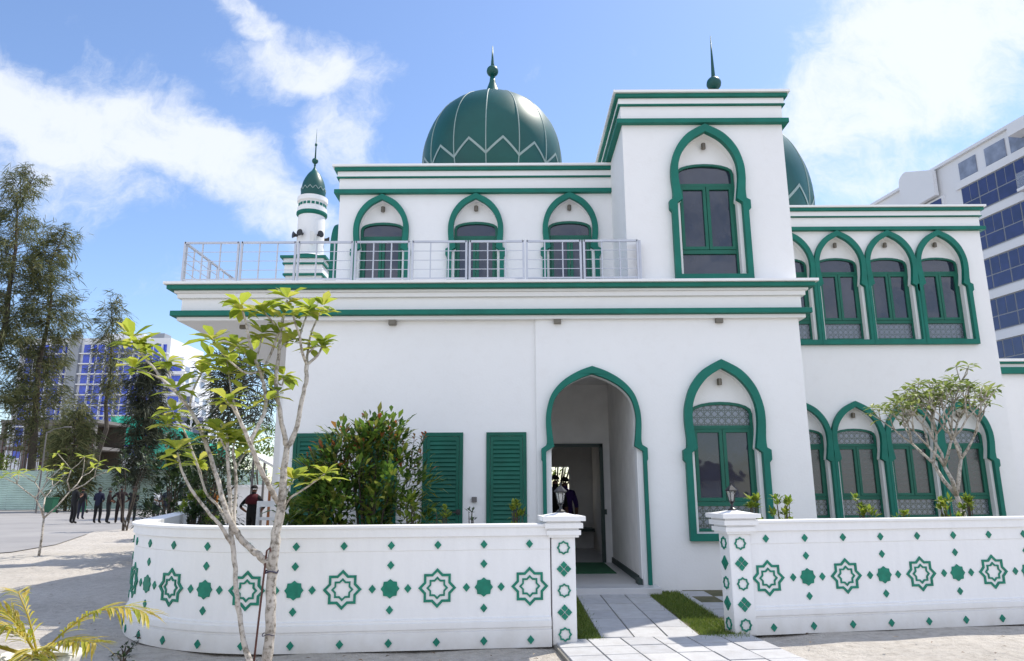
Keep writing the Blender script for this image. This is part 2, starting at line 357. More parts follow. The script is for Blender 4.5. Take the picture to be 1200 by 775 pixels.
pavers('side_path', 2.5, 4, .42, 9.3, 4, .55)
PA = math.atan(.13)
g = MB(); g.box(.42, 2.62, 6.0, 8.02, -.05, .014); g.rot(PA, (.45, 7.8, 0)); tag(g.build('apron_bed', M['joint']), kind='structure')
pavers('pavement', .44, 6, .36, 6.12, 5, .375, org=(.45, 7.8, 0), ang=PA)
# porch step
g = MB(); g.box(.44, 2.22, 11.20, 11.6, -.05, .115); tag(g.build('porch_step', M['floor'], bevel=.008), kind='structure')

# ------------------------------------------------------------------ the mosque
mosque = thing('mosque', (.5, 11.6, 0), 'white two storey mosque with green pointed arch trim, domes and corner tower', 'mosque')
def arch_pts(kind, which, hw, zb, zs, zt, clampx=None):
    if kind == 'door':
        T = {'outer': ([(.85, None), (.85, -.2), (.867, -.17), (.867, 0)], [(.785, .05), (.772, .14), (.785, .4), (.765, .62), (.68, .86), (.5, 1.06), (.25, 1.21), (0, 1.30)]),
             'inner': ([(.79, None), (.79, -.05)], [(.655, .03), (.69, .3), (.695, .52), (.63, .77), (.46, .96), (.23, 1.09), (0, 1.17)]),
             'hole': ([(.70, None), (.70, -.02)], [(.665, .03), (.70, .3), (.705, .52), (.64, .77), (.47, .966), (.237, 1.097), (0, 1.178)])}[which]
        kx = hw / .867; kz = (zt - zs) / 1.30
    else:
        T = {'outer': ([(.66, None), (.66, -.2), (.70, -.15), (.70, 0)], [(.635, .04), (.63, .19), (.648, .48), (.625, .74), (.52, 1.04), (.31, 1.30), (0, 1.477)]),
             'inner': ([(.56, None), (.56, -.04)], [(.465, .03), (.50, .27), (.52, .50), (.50, .73), (.41, .96), (.235, 1.175), (0, 1.325)]),
             'hole': ([(.50, None), (.50, 0)], [(.475, .03), (.51, .27), (.53, .50), (.51, .733), (.42, .966), (.243, 1.183), (0, 1.336)])}[which]
        kx = hw / .70; kz = (zt - zs) / 1.477
    leg, cur = T
    half = [(x, z) for x, z in leg] + catmull(cur, 5)
    half = [(x * kx, zb if z is None else zs + z * kz) for x, z in half]
    if clampx: half = [(min(x, clampx), z) for x, z in half]
    return half
def arch_loop(cx, half): return [(cx + x, z) for x, z in half] + [(cx - x, z) for x, z in half[-2::-1]]
def hole_of(w): return arch_loop(w['cx'], arch_pts(w['k'], 'hole', w['hw'], w['zb'] + (.1 if w['k'] == 'win' else 0), w['zs'], w['zt']))
def seg_arch(cx, h, z0, zspr, zcr, n=10):
    return [(cx - h, z0), (cx + h, z0)] + [(cx + h * math.cos(math.pi * i / n), zspr + (zcr - zspr) * math.sin(math.pi * i / n) ** .8) for i in range(n + 1)]
def trim_mesh(w, y, proud=.10, inside=.06):
    o = arch_pts(w['k'], 'outer', w['hw'], w['zb'], w['zs'], w['zt'], w.get('clamp')); i = arch_pts(w['k'], 'inner', w['hw'], w['zb'] + (.11 if w['k'] == 'win' else 0), w['zs'], w['zt'])
    cx = w['cx']; b = MB()
    if w['k'] == 'win': b.prism([arch_loop(cx, o), arch_loop(cx, i)], y - proud, y + inside if inside > 0 else y - .003)
    else:
        L = [(cx + x, z) for x, z in o] + [(cx - x, z) for x, z in o[-2::-1]] + [(cx - x, z) for x, z in i] + [(cx + x, z) for x, z in i[-2::-1]]
        b.prism([L], y - proud, y + inside)
    return b
def window(w, y, proud=.10, deep=.24, glassm='pane', low='lattice', upm='lattice', label=None):
    """arched window set in a plate whose outer face is at y: green surround > reveal, frame, panes, spot lamp"""
    cx, hw, zb, zs, zt = w['cx'], w['hw'], w['zb'], w['zs'], w['zt']
    k = hw / .70; kz = (zt - zs) / 1.477
    tr = trim_mesh(w, y, proud, -1).build('arched_window', M['green'], mosque, bevel=.006)
    yb = y + deep * .7; h = .515 * k; z0 = zb + .13; zsp = zs + .60 * kz; zc = zs + .80 * kz
    MB().prism([[(cx - .60 * k, zb + .02), (cx + .60 * k, zb + .02), (cx + .60 * k, zt), (cx - .60 * k, zt)], seg_arch(cx, h, z0, zsp, zc)], yb, yb + .05).build('reveal', M['white'], tr)
    fr = MB(); fw = .05
    fr.prism([seg_arch(cx, h - .002, z0 + .002, zsp, zc - .002), seg_arch(cx, h - fw, z0 + fw, zsp - .01, zc - fw)], yb - .03, yb + .06)
    ztr = zs + .38 * kz; zlo = zb + .15 + (zs - zb) * .30
    fr.box(cx - h + fw, cx + h - fw, yb - .028, yb + .055, ztr - .03, ztr + .03)
    fr.box(cx - h + fw, cx + h - fw, yb - .028, yb + .055, zlo - .045, zlo + .03)
    fr.build('window_frame', M['frame'], tr, bevel=.004)
    for sgn in (-1, 1):
        x0, x1 = sorted((cx + sgn * .004, cx + sgn * (h - fw - .003))); s = MB(); c = .055
        s.prism([[(x0, zlo + .032), (x1, zlo + .032), (x1, ztr - .032), (x0, ztr - .032)], [(x0 + c, zlo + .032 + c), (x1 - c, zlo + .032 + c), (x1 - c, ztr - .032 - c), (x0 + c, ztr - .032 - c)]], yb - .04, yb + .03)
        s.build('casement', M['frame'], tr, bevel=.004)
        MB().box(x0 + c, x1 - c, yb + .0, yb + .01, zlo + .032 + c, ztr - .032 - c).build('pane', M[glassm], tr)
    MB().prism([seg_arch(cx, h - fw, ztr + .03, zsp - .01, zc - fw)], yb + .01, yb + .02).build('transom_pane', M[upm], tr)
    MB().box(cx - h + fw, cx + h - fw, yb + .01, yb + .02, z0 + fw, zlo - .045).build('lower_pane', M[low], tr)
    sp = MB(); zc2 = zs + 1.10 * kz; sp.lathe([(.035, 0), (.04, .01), (.04, .10), (.03, .11)], (cx, yb - .07, zc2 - .03), 12); sp.box(cx - .015, cx + .015, yb - .05, yb, zc2, zc2 + .04)
    sp.build('spot_lamp', M['brass'], tr, smooth=False)
    return tr
def plate(name, x0, x1, z0, z1, y, th=.22, holes=(), mat='white', notch=None):
    lp = [(x0, z0), (x1, z0), (x1, z1), (x0, z1)]
    if notch:   # opening that runs down to the bottom edge
        nl = notch[:]; lp = [(x0, z0)] + nl + [(x1, z0), (x1, z1), (x0, z1)]
    return MB().prism([lp] + list(holes), y, y + th).build(name, M[mat], mosque)
F = 11.6
door = dict(k='door', cx=1.31, hw=.85, zb=.115, zs=2.2, zt=3.535)
fwin = dict(k='win', cx=3.43, hw=.705, zb=.76, zs=2.16, zt=3.637)
nd = arch_pts('door', 'hole', door['hw'], 0, door['zs'], door['zt'])
notch = [(door['cx'] - x, z) for x, z in nd] + [(door['cx'] + x, z) for x, z in nd[-2::-1]]
plate('front_wall', .39, 4.80, 0, 4.36, F, .22, [hole_of(fwin)], notch=notch)
plate('front_wall', -3.77, .39, 0, 4.36, F + .05, .22)
da = trim_mesh(door, F, .10, -.003).build('entrance_arch', M['green'], mosque, bevel=.006)
window(fwin, F, .11, .22, 'pane', 'lattice', 'lattice')
# entrance jamb lining and corridor
MB().prism([[(door['cx'] + .86 * x / .85, z) for x, z in ((.70, .115), (.82, .115), (.82, 2.12), (.70, 2.12))]], F - .02, F - .003).build('door_margin', M['white'], da)
MB().prism([[(door['cx'] - .86 * x / .85, z) for x, z in ((.70, .115), (.82, .115), (.82, 2.12), (.70, 2.12))]], F - .02, F - .003).build('door_margin', M['white'], da)
cor = MB(); cor.box(2.0, 2.1, F + .22, 19.0, 0, 3.7); cor.box(.2, .3, F + .27, 19.0, 0, 3.7); cor.box(.2, 2.1, F + .22, 19, 3.7, 3.8)
cor.prism([[(.3, 0), (.62, 0), (.62, 2.45), (1.86, 2.45), (1.86, 0), (2.0, 0), (2.0, 3.7), (.3, 3.7)]], 14.9, 15.0)
cor.prism([[(.2, 0), (2.1, 0), (2.1, 3.7), (.2, 3.7)], [(.75, 1.0), (1.42, 1.0), (1.42, 2.09), (.75, 2.09)]], 18.3, 18.4)
cor.build('corridor', M['interior'], mosque)
MB().box(.3, 2.0, F - .03, 18.3, .06, .117).build('corridor_floor', M['floor'], mosque)
MB().box(.6, 1.8, 13.0, 14.8, .118, .13).build('carpet', M['carpet'], mosque)
sk = MB().box(1.975, 2.0, F + .22, 14.9, .117, .22); sk.box(1.93, 2.0, F - .05, F + .22, .117, .20); sk.build('skirting', M['frame_dark'], mosque)
df = MB(); df.box(1.79, 1.86, 14.85, 14.93, .117, 2.45); df.box(.62, 1.86, 14.85, 14.93, 2.40, 2.47); df.box(.62, .68, 14.85, 14.93, .117, 2.40); df.box(1.86, 1.9, 14.82, 14.9, 1.05, 1.15); df.build('door_frame', M['frame_dark'], mosque)
MB().box(.75, 1.42, 18.28, 18.3, .95, 1.0).build('window_sill', M['white'], mosque)
MB().box(.5, 1.95, 17.6, 18.2, .55, .62).build('counter', M['frame_dark'], mosque)
# shutter doors
for xa, xb in ((-3.55, -2.86), (-2.47, -1.86), (-1.45, -.80), (-.425, .225)):
    y = F + .05; z0, z1 = .12, 2.47; fr = MB(); c = .06
    fr.prism([[(xa, z0), (xb, z0), (xb, z1), (xa, z1)], [(xa + c, z0 + c), (xb - c, z0 + c), (xb - c, z1 - c), (xa + c, z1 - c)]], y - .035, y - .003)
    sh = fr.build('shutter_door', M['shutter'], mosque, bevel=.004)
    fr = MB(); d = .115
    fr.prism([[(xa + c + .004, z0 + c + .004), (xb - c - .004, z0 + c + .004), (xb - c - .004, z1 - c - .004), (xa + c + .004, z1 - c - .004)], [(xa + d, z0 + d + .05), (xb - d, z0 + d + .05), (xb - d, z1 - d - .02), (xa + d, z1 - d - .02)]], y - .03, y - .004)
    fr.build('stile', M['shutter'], sh, bevel=.003)
    sl = MB(); n = 30
    sl.box(xa + d, xb - d, y - .006, y - .003, z0 + d + .05, z1 - d - .02)
    for i in range(n):
        z = z0 + d + .05 + (z1 - z0 - 2 * d - .07) * (i + .5) / n
        sl.obox(((xa + xb) / 2, y - .02, z), ((xb - xa) / 2 - d, 0, 0), (0, .012, .030), (0, .004, -.003))
    sl.build('louvres', M['shutter'], sh)
    hd = MB().box(xb - .10, xb - .03, y - .05, y - .035, 1.18, 1.26); hd.box(xb - .19, xb - .06, y - .065, y - .05, 1.205, 1.225); hd.build('handle', M['black'], sh)
bx = MB().box(-.655, -.575, F + .005, F + .047, 1.37, 1.45); bx.build('socket_box', M['concrete'], mosque, bevel=.006)
# remaining walls
w = MB(); w.box(-3.77, -3.55, F + .27, 19, 0, 4.36); w.build('side_wall', M['white'], mosque)
w = MB(); w.box(4.58, 4.80, F + .22, 15.4, 0, 4.36); w.build('side_wall', M['white'], mosque)
# slab with cornice bands
def bands(x0, x1, y0, y1, defs, names):
    for (o, z0, z1, mat), nm in zip(defs, names):
        MB().box(x0 - o, x1 + o, y0 - o, y1 + o, z0, z1).build(nm, M[mat], mosque, bevel=.008)
bands(-5.55, 4.86, 11.56, 19.2, [(.04, 4.335, 4.40, 'white'), (.125, 4.402, 4.49, 'green'), (0, 4.40, 4.72, 'white'), (.06, 4.72, 4.80, 'white'), (.10, 4.80, 4.842, 'white'), (.19, 4.843, 4.915, 'green'), (.235, 4.917, 4.965, 'white')],
      ['slab_lip', 'cornice_band', 'balcony_slab', 'cornice_step', 'cornice_step', 'cornice_band', 'balcony_slab'])
for xx in (-4.6, -2.0, .76, 3.46):
    MB().box(xx - .06, xx + .06, F - .07, F + (.0 if xx > .4 else .047), 4.26, 4.333).build('spot_box', M['brass'], mosque) if xx > -4 else MB().box(xx - .06, xx + .06, F + .25, F + .32, 4.27, 4.333).build('spot_box', M['brass'], mosque)
# upper block
U = 13.2
uw = [dict(k='win', cx=c, hw=.585, zb=4.985, zs=6.12, zt=7.27 + d) for c, d in ((-2.55, 0), (-.70, .01), (1.15, .02))]
plate('upper_wall', -3.40, 1.98, 4.966, 7.60, U, .22, [hole_of(x) for x in uw])
for x in uw: window(x, U, .09, .20, 'pane', 'lattice_fine', 'pane')
w = MB(); w.box(-3.40, -3.18, U + .22, 18.6, 4.966, 7.60); w.box(-3.18, 1.98, 18.4, 18.6, 4.966, 7.6); w.box(-3.18, 1.98, U + .22, 18.4, 7.40, 7.58); w.build('upper_side_wall', M['white'], mosque)
def parapet(x0, x1, y0, y1, zt, h):
    d = [(.10, zt - h, zt - h + .085, 'green'), (.02, zt - h + .086, zt - .26, 'white'), (.07, zt - .259, zt - .235, 'green'), (.055, zt - .234, zt - .12, 'white'), (.11, zt - .119, zt - .05, 'green'), (.15, zt - .049, zt, 'white')]
    for o, z0, z1, mat in d:
        p = MB(); a, b, c, e = x0 - o, x1 + o, y0 - o, y1 + o; t_ = .25 + o
        L = lambda z: [(a, c, z), (b, c, z), (b, e, z), (a, e, z), (a + t_, c + t_, z), (b - t_, c + t_, z), (b - t_, e - t_, z), (a + t_, e - t_, z)]
        q = [(0, 1, 5, 4), (1, 2, 6, 5), (2, 3, 7, 6), (3, 0, 4, 7)]
        p.add(L(z0) + L(z1), [[i + 8 for i in f] for f in q] + q + [(0, 1, 9, 8), (1, 2, 10, 9), (2, 3, 11, 10), (3, 0, 8, 11), (4, 5, 13, 12), (5, 6, 14, 13), (6, 7, 15, 14), (7, 4, 12, 15)])
        p.build('cornice_band' if mat == 'green' else 'parapet', M[mat], mosque, bevel=.006)
parapet(-3.40, 1.97, U, 18.6, 7.88, .60)
# arch on the west side of the upper block
def side_arch(yc, zb, zs, zt, hw, pr=.09):
    d = dict(k='win', cx=0, hw=hw, zb=zb, zs=zs, zt=zt); b = trim_mesh(d, 0, pr, -1)
    b.v = [Vector((-3.40 + v.y, yc - v.x, v.z)) for v in b.v]; a = b.build('arched_window', M['green'], mosque)
    q = MB(); q.prism([arch_loop(0, arch_pts('win', 'hole', hw, zb + .1, zs, zt))], -.012, -.004); q.v = [Vector((-3.40 + v.y, yc - v.x, v.z)) for v in q.v]; q.build('pane', M['pane'], a)
side_arch(13.95, 4.985, 5.95, 6.95, .50, .22)
for yc in (15.6, 17.2): side_arch(yc, 4.985, 6.12, 7.27, .585)
# corner tower
tw = dict(k='win', cx=3.43, hw=.70, zb=4.985, zs=6.42, zt=7.865)
plate('tower_wall', 1.98, 4.83, 4.966, 8.22, F, .22, [hole_of(tw)])
window(tw, F, .11, .22, 'pane', 'pane', 'pane')
w = MB(); w.box(1.98, 2.20, F + .22, 15.2, 4.966, 8.22); w.box(4.61, 4.83, F + .22, 15.2, 4.966, 8.22); w.box(2.2, 4.61, 15.0, 15.2, 4.966, 8.22); w.box(2.2, 4.61, F + .22, 15, 8.0, 8.2); w.build('tower_side_wall', M['white'], mosque)
parapet(1.98, 4.83, F, 15.2, 8.51, .62)
# right wing
G = 15.4
cxs = (6.255, 7.40, 8.545, 9.69)
up = [dict(k='win', cx=c, hw=.63, zb=4.62, zs=5.98, zt=7.27, clamp=.5715 if i < 3 else None) for i, c in enumerate(cxs)]
lo = [dict(k='win', cx=c, hw=.63, zb=.80, zs=2.12, zt=3.38, clamp=.5715 if i < 3 else None) for i, c in enumerate(cxs)]
plate('wing_wall', 4.80, 10.70, 0, 7.60, G, .22, [hole_of(x) for x in up + lo])
for x in up: window(x, G, .10, .22, 'pane', 'lattice_fine', 'pane')
for x in lo: window(x, G, .10, .22, 'lattice_dark', 'lattice', 'lattice')
w = MB(); w.box(10.48, 10.70, G + .22, 24, 0, 7.6); w.box(5.0, 10.48, G + .3, 24, 7.3, 7.5); w.box(4.0, 10.48, 23.8, 24, 0, 7.5); w.build('wing_side_wall', M['white'], mosque)
parapet(4.95, 10.70, G, 24, 7.86, .59)
# domes
def dome(c, r, drum, hgt, fin, ballr, spike, nrib=14):
    c = Vector(c)
    prof = [(.90, -.06), (.93, 0), (.98, .13), (1, .27), (.985, .44), (.925, .60), (.81, .76), (.64, .89), (.43, .98), (.23, 1.03), (.14, 1.06)]
    P = [(a * r, b * hgt) for a, b in catmull(prof, 4)]
    d = MB(); d.lathe(P, c, nrib * 6)
    o = d.build('dome', M['dome'], mosque, smooth=True)
    MB().lathe([(r * .89, -drum), (r * .89, -.05 * hgt)], c, 48).build('drum', M['white'], o)
    def at(b, ang, off=.012):
        for i in range(len(P) - 1):
            if P[i][1] <= b * hgt <= P[i + 1][1]:
                f = (b * hgt - P[i][1]) / (P[i + 1][1] - P[i][1]); rr = P[i][0] + (P[i + 1][0] - P[i][0]) * f; break
        else: rr = P[-1][0]
        return c + Vector(((rr + off) * math.cos(ang), (rr + off) * math.sin(ang), b * hgt))
    ph = R(-90 - 3.4)
    for k in range(nrib):
        a = ph + 2 * math.pi * k / nrib; s = MB()
        s.tube([at(b, a, .0) for b in [1.055 * i / 20 for i in range(21)]], r * .009, 5); s.build('seam', M['seam'], o, smooth=True)
    for k in range(nrib):
        z = MB(); a0 = ph + 2 * math.pi * k / nrib; da = 2 * math.pi / nrib; n = 8
        for (f0, f1, b0, b1) in ((0, .5, .135, .285), (.5, 1, .285, .135)):
            pts = [(f0 + (f1 - f0) * i / n, b0 + (b1 - b0) * i / n) for i in range(n + 1)]
            wd = .028
            V = [at(b + sg * wd / 2, a0 + da * f, .010) for f, b in pts for sg in (-1, 1)]
            z.add(V, [(2 * i, 2 * i + 1, 2 * i + 3, 2 * i + 2) for i in range(n)])
        z.build('zigzag_band', M['seam'], o)
    top = 1.05 * hgt; f = MB()
    f.lathe([(r * .20, top - .03), (r * .17, top + .03), (r * .09, top + fin * .38), (r * .045, top + fin * .75), (r * .035, top + fin)], c, 20)
    f.lathe([(ballr * math.sin(math.pi * i / 10) + .004, top + fin + ballr - ballr * math.cos(math.pi * i / 10)) for i in range(11)], c, 16)
    zz = top + fin + 2 * ballr
    f.lathe([(ballr * .34, zz - .02), (ballr * .28, zz + .05), (ballr * .18, zz + spike * .4), (.008, zz + spike)], c, 10)
    f.build('finial', M['dome'], o, smooth=True)
dome((-.44, 15.5, 8.2), 1.635, .62, 2.40, .60, .14, .55)
dome((5.70, 18.0, 7.8), 2.27, .32, 3.32, 1.14, .20, 1.32)
# balcony railing, panel by panel
def rail_panel(a, b, z0, z1, mids=2):
    m = MB(); a, b = Vector((*a, 0)), Vector((*b, 0)); up_ = Vector((0, 0, 1))
    for p in (a, b): m.bar(p + up_ * z0, p + up_ * z1, .034)
    m.bar(a + up_ * (z1 - .017), b + up_ * (z1 - .017), .034, .034); m.bar(a + up_ * (z0 + .05), b + up_ * (z0 + .05), .026)
    for i in range(mids): q = a.lerp(b, (i + 1) / (mids + 1)); m.bar(q + up_ * (z0 + .05), q + up_ * (z1 - .03), .020)
    for i in range(3): zz = z0 + .05 + (z1 - z0 - .07) * (i + 1) / 4; m.bar(a + up_ * zz, b + up_ * zz, .010)
    return m
RY = 11.43; x = -5.52
for i in range(8):
    rail_panel((x, RY), (x + .905, RY), 4.966, 5.68, 2).build('railing_panel', M['rail'], mosque); x += .963
yy = RY + .06
for i in range(4):
    rail_panel((-5.52, yy), (-5.52, yy + .905), 4.966, 5.68, 2).build('railing_panel', M['rail'], mosque); yy += .963
rail_panel((2.17, RY + .03), (2.17, F - .04), 4.966, 5.68, 1).build('railing_panel', M['rail'], mosque)
# annex at the right
annex = thing('annex_building', (13, 17, 0), 'low white annex with green cornice band at the right edge of the mosque', 'building')
MB().box(10.72, 24, 17, 26, 0, 4.2).build('wall', M['white'], annex)
MB().box(10.72, 24.1, 16.90, 26, 4.202, 4.36).build('cornice_band', M['green'], annex); MB().box(10.72, 24.05, 16.96, 26, 4.362, 4.44).build('parapet', M['white'], annex)
MB().box(10.72, 24.1, 16.9, 26, 4.442, 4.49).build('cornice_band', M['green'], annex); MB().box(10.72, 24.12, 16.86, 26, 4.492, 4.56).build('parapet', M['white'], annex)

# ------------------------------------------------------------------ minaret
mc = Vector((-6.05, 20.3, 0))
mi = thing('minaret', mc, 'slim white round minaret with green cap and horn loudspeakers behind the balcony', 'minaret')
MB().box(mc.x - .52, mc.x + .52, mc.y - .5, mc.y + .5, 0, 7.62).build('pedestal', M['white'], mi)
for o, z0, z1, m_ in ((.58, 7.62, 7.68, 'green'), (.55, 7.68, 7.95, 'white'), (.60, 7.95, 8.0, 'green'), (.58, 8.0, 8.13, 'white'), (.66, 8.13, 8.2, 'green')):
    MB().box(mc.x - o, mc.x + o, mc.y - o, mc.y + o, z0, z1 - .002).build('pedestal_band', M[m_], mi)
sh = MB(); sh.lathe([(.46, 8.2), (.46, 8.32), (.405, 8.36), (.395, 9.62)], mc, 40); shf = sh.build('shaft', M['white'], mi, smooth=False)
MB().lathe([(.475, 8.26), (.475, 8.31)], mc, 40).build('ring', M['green'], mi)
MB().lathe([(.40, 9.60), (.455, 9.66), (.455, 9.72)], mc, 40).build('ring', M['green'], mi)
MB().lathe([(.435, 9.72), (.435, 9.86), (.40, 9.88), (.40, 10.02), (.45, 10.06), (.45, 10.20), (.40, 10.22)], mc, 40).build('gallery', M['white'], mi)
for k in range(20):
    a = 2 * math.pi * k / 20; MB().obox(mc + Vector((.405 * math.cos(a), .405 * math.sin(a), 9.95)), Vector((-math.sin(a), math.cos(a), 0)) * .045, Vector((math.cos(a), math.sin(a), 0)) * .006, (0, 0, .04)).build('vent_slot', M['green'], mi)
MB().lathe([(a * .355, 10.21 + b * .95) for a, b in catmull([(.98, 0), (1.03, .15), (1.0, .35), (.86, .58), (.55, .82), (.22, .98), (.08, 1.1), (.05, 1.2)], 4)], mc, 40).build('cap_dome', M['dome'], mi, smooth=True)
zz = MB()
for k in range(14):
    for f0, f1, b0, b1 in ((0, .5, 10.42, 10.52), (.5, 1, 10.52, 10.42)):
        a0 = 2 * math.pi * (k + f0) / 14; a1 = 2 * math.pi * (k + f1) / 14
        zz.bar(mc + Vector((.368 * math.cos(a0), .368 * math.sin(a0), b0)), mc + Vector((.368 * math.cos(a1), .368 * math.sin(a1), b1)), .02)
zz.build('zigzag_band', M['seam'], mi)
f = MB(); f.lathe([(.03, 11.3), (.03, 11.42)], mc, 10); f.lathe([(.095 * math.sin(math.pi * i / 8) + .002, 11.46 - .095 * math.cos(math.pi * i / 8)) for i in range(9)], mc, 14)
f.lathe([(.025, 11.54), (.018, 11.95), (.04, 11.98), (.04, 12.03), (.014, 12.06), (.004, 12.55)], mc, 8); f.build('finial', M['dome'], mi, smooth=True)
nic = MB(); nic.prism([seg_arch(0, .09, 8.62, 8.95, 9.04)], -.41, -.385); nic.v = [Vector((mc.x + .12 + v.x * .97, mc.y + v.y + .02, v.z)) for v in nic.v]; nic.build('arched_niche', M['soffit'], mi)
for a in (215, 250, 318, 20):
    d = Vector((math.cos(R(a)), math.sin(R(a)), 0)); p = mc + d * .42 + Vector((0, 0, 8.95 + (.07 if a == 255 else 0)))
    h = MB(); h.tube([p - d * .03, p + d * .03, p + d * .07, p + d * .12], [.04, .045, .07, .105], 14); h.tube([p + d * .118, p + d * .125], [.075, .075], 14); h.build('loudspeaker', M['black'], mi, smooth=False)

# ------------------------------------------------------------------ front boundary walls
def path_left():
    p0 = Vector((.39, 7.839)); p1 = Vector((-2.2, 7.58)); t0 = (p1 - p0).normalized(); L = (p1 - p0).length
    Rr = 2.35; rn = Vector((t0.y, -t0.x)); cen = p1 + rn * Rr; turn = R(78.7); La = Rr * turn
    a0 = math.atan2((p1 - cen).y, (p1 - cen).x); pe = cen + Vector((math.cos(a0 - turn), math.sin(a0 - turn))) * Rr
    h = math.atan2(t0.y, t0.x) - turn; te = Vector((math.cos(h), math.sin(h)))
    Le = 4.7
    def f(s):
        if s <= L: return p0 + t0 * s, t0
        if s <= L + La:
            a = a0 - (s - L) / Rr; return cen + Vector((math.cos(a), math.sin(a))) * Rr, Vector((math.sin(a), -math.cos(a)))
        return pe + te * (s - L - La), te
    ss = [0, L] + [L + La * i / 28 for i in range(1, 29)] + [L + La + Le]
    return f, ss, L + La + Le
def path_right():
    p0 = Vector((9.6, 7.90 + .17 * 9.6)); p1 = Vector((2.62, 7.90 + .17 * 2.62)); t0 = (p1 - p0).normalized(); L = (p1 - p0).length
    return (lambda s: (p0 + t0 * s, t0)), [0, L], L
PROF = [(.035, 0), (.035, .165), (.015, .172), (.015, .19), (.035, .197), (.035, .255), (.02, .262), (.02, .285), (0, .295), (0, .955), (.006, .962), (.006, 1.095), (.03, 1.10), (.03, 1.185), (.05, 1.19), (.05, 1.215), (-.21, 1.215), (-.21, 0)]
def star_pts(r, n=8, ratio=.765, rot=0): return [((r if i % 2 == 0 else r * ratio) * math.sin(rot + math.pi * i / n), (r if i % 2 == 0 else r * ratio) * math.cos(rot + math.pi * i / n)) for i in range(2 * n)]
def flat(loops_list, th=.012):
    b = MB()
    for L in loops_list: b.prism(L, -th, .004)
    return b
def mesh_of(b, name, mat):
    me = bpy.data.meshes.new(name); me.from_pydata(b.v, [], b.f); me.materials.append(mat)
    bm = bmesh.new(); bm.from_mesh(me); bmesh.ops.recalc_face_normals(bm, faces=bm.faces); bm.to_mesh(me); bm.free(); return me
ME_BIG = mesh_of(flat([[star_pts(.195), star_pts(.160)], [star_pts(.112), star_pts(.088)]]), 'star_medallion', M['tile_green'])
ME_FILL = mesh_of(flat([[star_pts(.095, 8, .82)]]), 'star_tile', M['tile_green'])
ME_DIA = mesh_of(flat([[[(0, -.043), (.037, 0), (0, .043), (-.037, 0)]]]), 'diamond_tile', M['tile_green'])
ME_RING = mesh_of(flat([[star_pts(.072, 8, .82), star_pts(.053, 8, .82)]]), 'star_ring', M['tile_green'])
ME_CLU = mesh_of(flat([[[(x, z - .036), (x + .036, z), (x, z + .036), (x - .036, z)]] for x, z in ((0, .042), (0, -.042), (.042, 0), (-.042, 0))]), 'diamond_cluster', M['tile_green'])
def place(name, me, parent, p, z, ang, d=0):
    o = bpy.data.objects.new(name, me); COL.objects.link(o); o.parent = parent
    n = Vector((math.sin(ang), -math.cos(ang)))
    o.location = Vector((p.x + n.x * d, p.y + n.y * d, z)) - ORG[parent.name]; o.rotation_euler = (0, 0, ang); return o
def front_wall(pathf, label, s_big, s_lo, s_hi):
    f, ss, L = pathf(); pm, _ = f(L / 2)
    root = thing('boundary_wall', (pm.x, pm.y, 0), label, 'wall')
    b = MB(); np_ = len(PROF); pts = []
    for s in ss:
        p, t_ = f(s); n = Vector((-t_.y, t_.x))
        pts += [(p.x + n.x * d, p.y + n.y * d, z) for d, z in PROF]
    fs = [(i * np_ + k, i * np_ + (k + 1) % np_, (i + 1) * np_ + (k + 1) % np_, (i + 1) * np_ + k) for i in range(len(ss) - 1) for k in range(np_)]
    fs += [list(range(np_)), list(range((len(ss) - 1) * np_, len(ss) * np_))]
    b.add(pts, fs); b.build('wall', M['wall'], root)
    def put(nm, me, s, z, d=0):
        p, t_ = f(s); ang = math.atan2(t_.y, t_.x) + math.pi; place(nm, me, root, p, z, ang, d)
    k0 = int((s_lo - s_big) / .48) - 1
    for k in range(k0, k0 + 40):
        s = s_big + .48 * k
        if s < s_lo or s > s_hi: continue
        put('diamond_tile', ME_DIA, s, 1.015, .008); put('diamond_tile', ME_DIA, s, .075, .036)
        if k % 2 == 0: put('star_medallion', ME_BIG, s, .59)
        else:
            put('star_tile', ME_FILL, s, .59); put('diamond_tile', ME_DIA, s, .82); put('diamond_tile', ME_DIA, s, .385)
        dd = .30 if k % 2 == 0 else .18
        if s + dd < s_hi: put('diamond_tile', ME_DIA, s + dd, .59)
    return root
wl_ = front_wall(path_left, 'curved white wall with green star tiles in front of the shutters, left of the gate', .22, .1, 7.5)
fR, ssR, LR = path_right()
s_big = LR - (2.86 - 2.62) * math.sqrt(1 + .17 ** 2)
wr_ = front_wall(path_right, 'straight white wall with green star tiles right of the gate, below the arcade windows', s_big, LR - 5.6, LR - .1)
